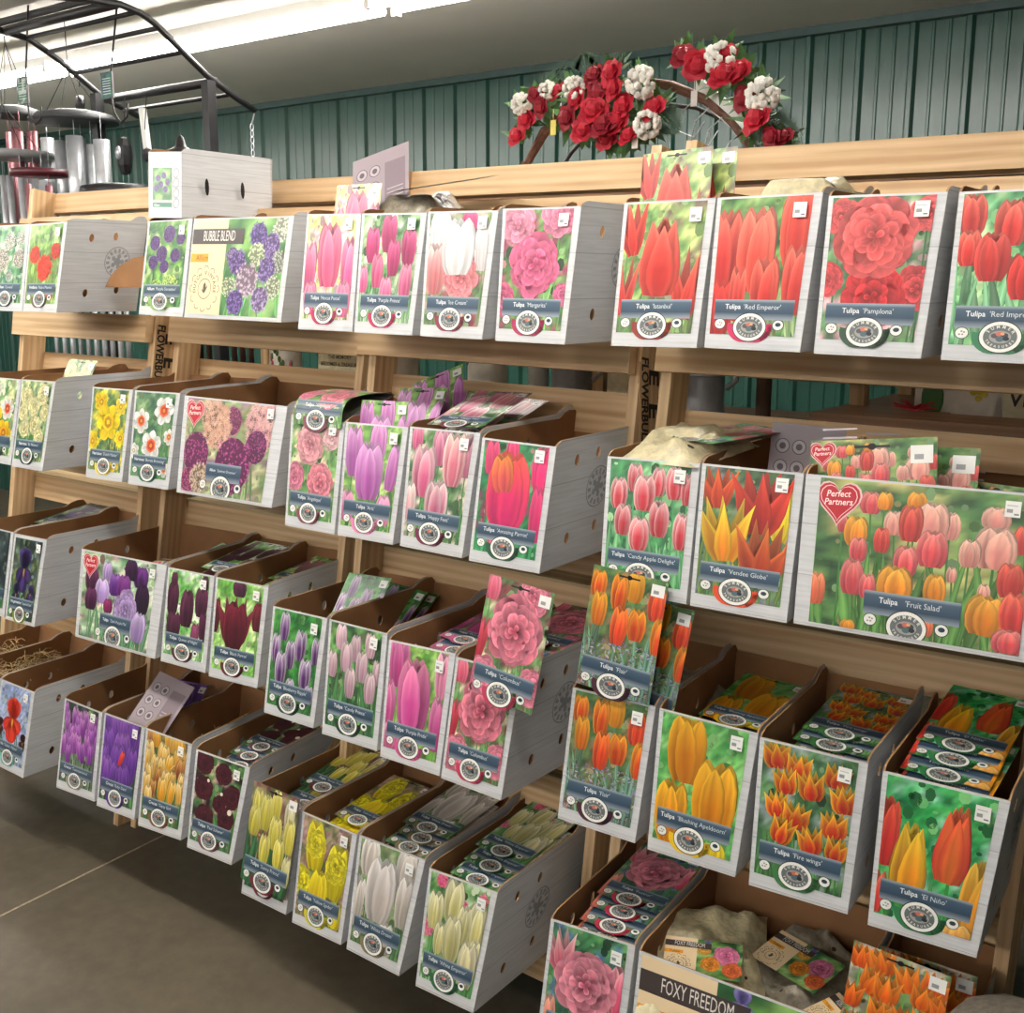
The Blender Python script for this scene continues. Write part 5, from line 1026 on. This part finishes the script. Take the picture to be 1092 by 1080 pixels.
mb = MB(); mb.blob(p+V3(-.01, -.001, .03), .025, .003, .045, 14); part('green_door', mb, mat('green_paint', '3f6a3a', .6), o, True)
def wedge(px, lab, m, txt=None, w=.11, h=.1, Y=2.58):
    p = on_shelf(px, Y); mb = MB(); A = [(-w/2, 0, 0), (w/2, 0, 0), (w/2, .07, 0), (-w/2, .07, 0), (-w*.33, .02, h), (w*.33, .02, h), (w*.33, .06, h), (-w*.33, .06, h)]; A = [p+Vector(q) for q in A]
    for f in ((0, 1, 5, 4), (1, 2, 6, 5), (2, 3, 7, 6), (3, 0, 4, 7), (4, 5, 6, 7), (3, 2, 1, 0)): mb.face([A[i] for i in f])
    o = solo('stone_ornament', mb, m, lab, 'ornament', p); mb = MB()
    if txt:
        vs, fs, wd = glyphs(txt, .02)
        for fc in fs: mb.face([p+V3((vs[k][0]-wd/2)*.045, .02*(.25+vs[k][1]*.4)-.0015, .025+vs[k][1]*.045) for k in fc])
        part('lettering', mb, INK, o)
    else:
        for dx, dz in ((0, .05), (.012, .045), (-.012, .048), (0, .036), (.004, .058)): mb.blob(p+V3(dx, .02*dz/h-.0, dz), .008, .003, .007, 8)
        part('yellow_flower', mb, mat('yellow_paint', 'd8c840', .6), o, True)
wedge(1042, 'white wedge-shaped stone ornament with a painted yellow flower', WHITEST)
wedge(1088, 'cream stone ornament lettered VE at the right edge', STONE, 'VE')
p = on_shelf(975, 2.53); mb = MB(); R = random.Random(2)
for i in range(16): a = R.uniform(0, 2*PI); mb.tube([p+V3(0, 0, .01), p+V3(.05*math.cos(a), .03*math.sin(a), .012+.02*R.random())], [.006, .001], 4)
solo('red_bow', mb, mat('red_ribbon', 'b01824', .5), 'spiky red ribbon bow lying on the brown back shelf', 'ribbon', p)
p = on_shelf(814, 2.66); mb = MB(); mb.tube([p, p+V3(0, 0, .25)], .02, 10); mb.blob(p+V3(-.035, 0, .24), .03, .02, .03, 10); solo('figurine', mb, mat('driftwood', '5a4535', .8), 'dark driftwood stand with a white blossom on the back shelf', 'ornament', p, smooth=True)

# ------------------------------------------------------------------ wreath hoop and flower saddles above the rack
TWIG = mat('brown_vine_hoop', '6a4a3c', .75, var=.3, scale=60, bump=.5); RED = mat('red_silk_rose', 'b3122b', .6, var=.2, scale=70); REDD = mat('deep_red_silk', '8a0c22', .6); WHT = mat('white_silk_bloom', 'e9e6dd', .7); LEAFG = mat('silk_leaf_green', '47703a', .6, var=.3, scale=50); FERN = mat('dark_fern', '2f4a38', .6)
Yh = 2.85; hp = [at(x, y, Yh) for x, y in ((560, 176), (580, 142), (606, 112), (640, 95), (680, 87), (715, 91), (750, 106), (780, 130), (800, 156), (812, 190))]
t = thing('vine_wreath_stand', 'large brown vine hoop standing on the back shelf behind the racks', 'wreath', (hp[4].x, Yh, 2.025))
mb = MB(); R = random.Random(5)
for k in range(4): mb.tube([p+V3(0, R.uniform(-.01, .01), R.uniform(-.008, .008)) for p in hp], .008, 6)
part('hoop', mb, TWIG, t, True)
mb = MB(); mb.tube([p+V3(.03, .1, -.05) for p in hp], .006, 6); mb.tube([hp[0], hp[0]+V3(.03, .1, -.05)], .005, 5); part('wire_back_hoop', mb, BLACKM, t, True)
for e in (0, -1): mb = MB(); mb.tube([hp[e]+V3(0, 0, .01), V3(hp[e].x+(-.03 if e == 0 else .01), Yh, 2.02)], .012, 6); part('leg', mb, TWIG, t)
mb = MB()
for i in range(3): q = at(742+i*14, 105+i*10, Yh-.01); mb.tube([q, q+V3(-.04, 0, -.03), q+V3(-.05, 0, -.08), q+V3(0, 0, -.1), q+V3(.03, 0, -.06)], .0018, 5)
part('curled_wire', mb, GALV, t)
def rose(mb, c, r, R, n=14):
    ax = V3(R.uniform(-.5, .5), -1, R.uniform(-.2, .6)).normalized(); x = ax.orthogonal().normalized(); y = ax.cross(x)
    for k in range(n):
        q = k/n; a = k*2.4; rr = r*(.95-.75*q); tip = c+ax*r*(.1+.55*q)+(x*math.cos(a)+y*math.sin(a))*rr; b0 = c+(x*math.cos(a)+y*math.sin(a))*rr*.15
        s_ = (x*-math.sin(a)+y*math.cos(a))*rr*.55; m_ = (tip+b0)/2+ax*r*.15
        mb.face([b0, m_-s_, tip-s_*.6+ax*r*.1, tip+ax*r*.16, tip+s_*.6+ax*r*.1, m_+s_])
    mb.blob(c+ax*r*.3, r*.5, r*.5, r*.5, 8)
def cluster(lab, roses, whites, Y, ferns, board=None, seed=1):
    R = random.Random(seed); c0 = at(*roses[0][:2], Y); t = thing('flower_saddle', lab, 'artificial flowers', c0, 'red and white silk flower saddles')
    for x, y, r in roses: mb = MB(); rose(mb, at(x, y, Y-R.uniform(0, .05)), r, R); part('red_rose', mb, RED if R.random() < .7 else REDD, t)
    for x, y, r in whites:
        mb = MB(); c = at(x, y, Y-.03)
        for i in range(60):
            d_ = V3(R.gauss(0, 1), R.gauss(0, 1), R.gauss(0, 1)).normalized(); mb.blob(c+d_*r*.75, r*.22, r*.22, r*.22, 6)
        part('white_bloom', mb, WHT, t, True)
    mb = MB()
    for x, y, r in roses+whites:
        c = at(x, y, Y+.02)
        for i in range(16):
            d_ = V3(R.gauss(0, 1), R.gauss(0, .5), R.gauss(0, 1)).normalized(); s_ = d_.orthogonal().normalized()*.012; L = r*R.uniform(1.1, 1.9)
            mb.face([c, c+d_*L*.5+s_, c+d_*L, c+d_*L*.5-s_])
    part('green_leaves', mb, LEAFG, t)
    for x, y, dx, dy in ferns:
        mb = MB(); a = at(x, y, Y); b_ = at(x+dx, y+dy, Y); n = 14; d_ = b_-a; s_ = V3(-d_.z, 0, d_.x).normalized()
        mb.tube([a, b_], .002, 4)
        for i in range(n):
            q = a+d_*(i+1)/n; l = .05*(1-i/n)+.008
            for sg in (-1, 1): e = q+s_*sg*l+d_.normalized()*l*.7; mb.face([q, q+(e-q)*.5+d_.normalized()*.004, e, q+(e-q)*.5-d_.normalized()*.004])
        part('fern_frond', mb, FERN, t)
    if board:
        mb = MB(); a, b_ = at(*board[0], Y+.05), at(*board[1], Y+.05); d_ = b_-a; mb.box(a, d_, V3(0, .012, 0), V3(0, 0, -.06) if board[2] else V3(0, 0, .05)); part('white_base', mb, WHITE, t)
    return t
cluster('small red rose spray with white blooms at the left end of the hoop', [(563, 128, .038), (580, 113, .042), (597, 99, .036), (553, 146, .036), (572, 101, .03)], [(556, 111, .036), (584, 96, .03)], 2.8, [(575, 105, 28, -38)], ((552, 140), (596, 112), 0), 3)
cluster('large red rose spray with white blooms at the middle of the hoop', [(618, 105, .045), (636, 82, .042), (655, 78, .045), (608, 125, .045), (634, 120, .05), (640, 101, .045), (658, 96, .04), (668, 113, .046), (623, 140, .042), (645, 135, .045), (660, 131, .045), (700, 117, .045), (648, 148, .038), (672, 146, .036)], [(612, 94, .036), (684, 88, .048), (690, 133, .042)], 2.72, [(625, 80, -3, -20), (700, 120, 24, 18), (640, 90, 20, -30)], None, 4)
cluster('long red rose and white bloom spray on a white base, right of the hoop', [(730, 61, .042), (745, 68, .05), (773, 82, .048), (792, 76, .04), (797, 104, .045), (810, 129, .05), (825, 145, .036), (838, 148, .034), (776, 56, .03)], [(768, 63, .048), (813, 102, .05)], 2.8, [(815, 130, 35, 12), (800, 120, 30, 30)], ((742, 80), (802, 128), 1), 5)
cluster('low red flowers glimpsed between the top rails of the racks', [(650, 206, .03), (668, 207, .03), (640, 209, .026), (520, 211, .03)], [(535, 213, .03)], 2.7, [], None, 6)
for q, (x, y) in enumerate(((590, 136), (677, 150), (740, 105))):
    p = at(x, y, 2.7 if q < 2 else 2.82); mb = MB(); mb.tube([p+V3(0, 0, .05), p+V3(0, 0, .02)], .001, 4); mb.box(p+V3(-.009, -.001, -.02), V3(.018, 0, 0), V3(0, .002, 0), V3(0, 0, .04))
    solo('hanging_tag', mb, mat('tag%d' % q, ['d8c860', 'e4e2dc', 'e4e2dc'][q], .6), ['yellow price tag hanging under the left rose spray', 'white price tag under the middle rose spray', 'white paper tag hanging inside the hoop'][q], 'tag', p)

# ------------------------------------------------------------------ black arbor with wind chimes at the left
def atX(px, py, X):
    d = r_*((px-546)/FPX)+u_*((540-py)/FPX)+f_; return EYE+d*(X/d.x)
XR_, XL_ = -3.8, -4.55
ra = [atX(x, y, XR_) for x, y in ((60, -4), (99, 0), (129, 5), (150, 14), (165, 25), (192, 52), (220, 80), (250, 103), (272, 118))]
la = [atX(x, y, XL_) for x, y in ((-30, 26), (0, 32), (30, 41), (60, 62), (82, 80), (110, 104), (157, 129))]
t = thing('metal_arbor', 'curved black metal garden arbor standing at the far left', 'arbor', ((XR_+XL_)/2, 2.95, 0))
def bar(mb, a, b_, w, h_): d_ = b_-a; mb.box(a-V3(0, w/2, h_/2), d_, V3(0, w, 0), V3(0, 0, h_))
for pts in (ra, la): mb = MB(); mb.tube(pts, .013, 8); part('curved_rail', mb, BLACKM, t, True)
for i, (pa, pb, r) in enumerate((((0, 32), (129, 5), .02), ((32, 42), (142, 11), .009), ((56, 58), (163, 27), .009), ((83, 80), (192, 53), .009), ((125, 112), (218, 80), .018), ((138, 119), (242, 99), .009))):
    a, b_ = atX(*pa, XL_), atX(*pb, XR_); b_.y = a.y = (a.y+b_.y)/2; b_.z = a.z = (a.z+b_.z)/2; mb = MB(); mb.tube([a, b_], r, 8); part('cross_bar', mb, BLACKM, t, True)
for X, px, py in ((XR_, 222, 86), (XL_, 103, 100)):
    p = atX(px, py, X); mb = MB(); mb.box(V3(p.x-.02, p.y-.02, 0), V3(.04, 0, 0), V3(0, .04, 0), V3(0, 0, p.z)); part('post', mb, BLACKM, t)
def wire(a, b_, r=.0022): mb = MB(); mb.tube([a, b_], r, 5); return mb
def chime(lab, px, py, rx, Y, tubes, m=GALV, top=None, disk=mat('charcoal_dome', '3a3b3d', .6), dome=True, ztop=.0):
    c = at(px, py, Y); D = (c-EYE).length; k = D/FPX; R_ = rx*k
    t = thing('wind_chime', lab, 'wind chime', c, None); mb = MB()
    mb.lathe(c, [(0, .04), (R_*.5, .036), (R_*.85, .022), (R_, .0), (R_*.99, -.012), (R_*.8, -.01), (0, -.008)] if dome else [(0, .012), (R_, .01), (R_, -.015), (0, -.015)], 28); part('dome' if dome else 'disc', mb, disk, t, True)
    if top:
        q = at(*top, Y)
        for a in range(4): part('suspension_cord', wire(q, c+V3(R_*.7*math.cos(a*PI/2+.6), R_*.7*math.sin(a*PI/2+.6), .02), .0018), BLACKM, t)
        mb = wire(q, q+V3(0, 0, .22)); part('hook', mb, BLACKM, t)
    for i, (x, y0, y1, w_) in enumerate(tubes):
        a = at(x, y0, Y+.06*math.cos(i*1.9)); b_ = V3(a.x, a.y, a.z-(y1-y0)*k); mb = MB(); mb.tube([a, b_], w_*k*.5, 12); mb.tube([a, V3(a.x, a.y, c.z)], .0015, 4); part('tube', mb, m, t, True)
PINKM = mat('pink_anodised_tube', 'c08088', .3, metal=.7, var=.1)
chime('large silver wind chime under a grey dome, hanging beside the arbor', 79, 128, 41, 2.9, [(50, 147, 235, 13), (64, 150, 240, 11), (79, 145, 240, 16), (86, 147, 240, 10), (97, 154, 240, 9), (108, 149, 240, 15)], top=(72, 72))
chime('pink-tubed wind chime under the dark disc at the left edge', 15, 122, 25, 2.95, [(9, 141, 240, 6), (16, 136, 235, 7), (21, 140, 235, 6), (31, 140, 200, 6), (37, 140, 200, 5)], m=PINKM, top=(5, 45))
chime('silver wind chime under a flat grey disc at the left edge', 12, 165, 38, 2.8, [(3, 187, 300, 6), (10, 187, 300, 6), (22, 187, 300, 6), (28, 187, 300, 7), (36, 190, 300, 8), (45, 192, 300, 7), (53, 194, 300, 7)], disk=mat('grey_disc', '8f9092', .4), dome=False, top=(2, 110))
chime('dark red wind chime with a square maroon plate at left', 42, 184, 26, 2.5, [(30, 196, 300, 7), (52, 198, 300, 7)], m=PINKM, disk=mat('maroon_plate', '4a1420', .4), dome=False)
R = random.Random(8)
chime('row of slim chime tubes seen between the first and second shelves', 85, 318, 38, 2.9, [(58+i*8.5, 325, 400, 5) for i in range(10)], dome=False)
chime('dark bronze chime tubes seen beside the floral mug', 235, 322, 30, 3.2, [(212+i*9, 330, 400, 6) for i in range(7)], m=mat('bronze_tube', '5a4038', .35, metal=.7), dome=False)
# hooks, blister packs, ornaments, chain
def hook_pack(px, py, lab, top, Y, cl):
    p = at(px, py, Y); q = at(*top, Y); k = (p-EYE).length/FPX
    t = thing('plant_hook', lab, 'hook', q); mb = MB(); mb.tube([q, p+V3(0, 0, -.0), p+V3(.02, 0, -.1), p+V3(.06, 0, -.14), p+V3(.1, 0, -.12), p+V3(.11, 0, -.07)], .004, 6); part('iron_hook', mb, BLACKM, t, True)
    a = Art(1.25, px); a.bg([hx(c) for c in cl]); [a.rect(.15, .2+.12*i, .85, .24+.12*i, (.75, .85, .8)) for i in range(7)]
    o = link('printed_card', a.mesh('printed_card', lambda x, y, l: ((x-.5)*18*k, -.014-l*Art.EPS, (y-.6)*19*k)), t, p-q)
    mb = MB(); mb.box(p+V3(-9*k, -.013, -11.4*k), V3(18*k, 0, 0), V3(0, .006, 0), V3(0, 0, 23.7*k)); part('backing_card', mb, CARDBACK, t)
hook_pack(27, 97, 'long black plant hook with a green and white card, left one', (30, 5), 2.7, ('2a4a40', '3f6a58', 'd8dcd8'))
hook_pack(117, 92, 'long black plant hook with a green and navy card, right one', (125, 2), 2.7, ('1f5a48', '2a2a5a', '2f7a60'))
for (x, y0, y1, lab, kind) in ((133, 120, 188, 'dark lantern-shaped ornament hanging from the arbor on cords', 0), (86, 80, 118, 'small dark bird-shaped feeder hanging under the arbor', 1), (156, 120, 165, 'slim white and dark hanging pack beside the carton', 2)):
    Y = 3.0; p = at(x, y1, Y); q = at(x, y0-18 if kind != 1 else y0, Y); t = thing('hanging_ornament', lab, 'ornament', p); part('cord', wire(p+V3(0, 0, .1), q), BLACKM, t); mb = MB()
    if kind == 0:
        k = (p-EYE).length/FPX; p2 = at(x, 166, Y); mb.lathe(p2, [(0, -.08), (.02, -.075), (.03, -.04), (.033, 0), (.03, .04), (.02, .07), (0, .08)], 8); part('lantern_body', mb, BLACKM, t); mb = MB(); mb.blob(p2+V3(0, -.03, .01), .017, .012, .03, 8); part('clear_panel', mb, GALV, t, True)
    elif kind == 1: mb.blob(p+V3(0, 0, .03), .03, .02, .035, 10, j=.15, rnd=R); part('feeder_body', mb, BLACKM, t, True)
    else: mb.box(at(153, 160, Y), V3(.03, 0, -.0), V3(0, .02, 0), V3(-.02, 0, .17)); part('white_pack', mb, WHITE, t); mb = MB(); mb.blob(at(157, 165, Y), .03, .02, .03, 8); part('dark_end', mb, BLACKM, t)
p = at(268, 122, 3.24); t = thing('hanging_chain', 'thin metal chain hanging from the right end of the black arbor', 'chain', p); mb = MB()
for i in range(14):
    c = p-V3(0, 0, .05+i*.026); mb.tube([c+V3(.007*math.cos(a*PI/4)*(1 if i % 2 else .2), .007*math.cos(a*PI/4)*(.2 if i % 2 else 1), .015*math.sin(a*PI/4)) for a in range(9)], .002, 5, cap=False)
mb.tube([ra[-1], p-V3(0, 0, .04)], .003, 5); part('links', mb, GALV, t, True)
p = at(128, 205, 2.8); mb = MB(); mb.lathe(p, [(0, .02), (.1, .03), (.15, .02), (.155, .0), (.15, -.06), (0, -.08)], 24); solo('black_bowl', mb, BLACKM, 'round black bowl lying behind the top rail left of the carton', 'bowl', p, smooth=True)
p = at(193, 163, 2.5); mb = MB(); mb.lathe(p, [(0, .06), (.012, .05), (.02, .02), (.035, .012), (.06, .0), (.06, -.008), (0, -.01)], 16); solo('roof_ornament', mb, BLACKM, 'small dark roof-shaped ornament showing above the carton', 'ornament', p, smooth=True)

sc = bpy.context.scene
sc.view_settings.view_transform = 'Standard'; sc.view_settings.look = 'None'; sc.view_settings.gamma = 1; sc.view_settings.exposure = .48
sc.view_settings.use_curve_mapping = False
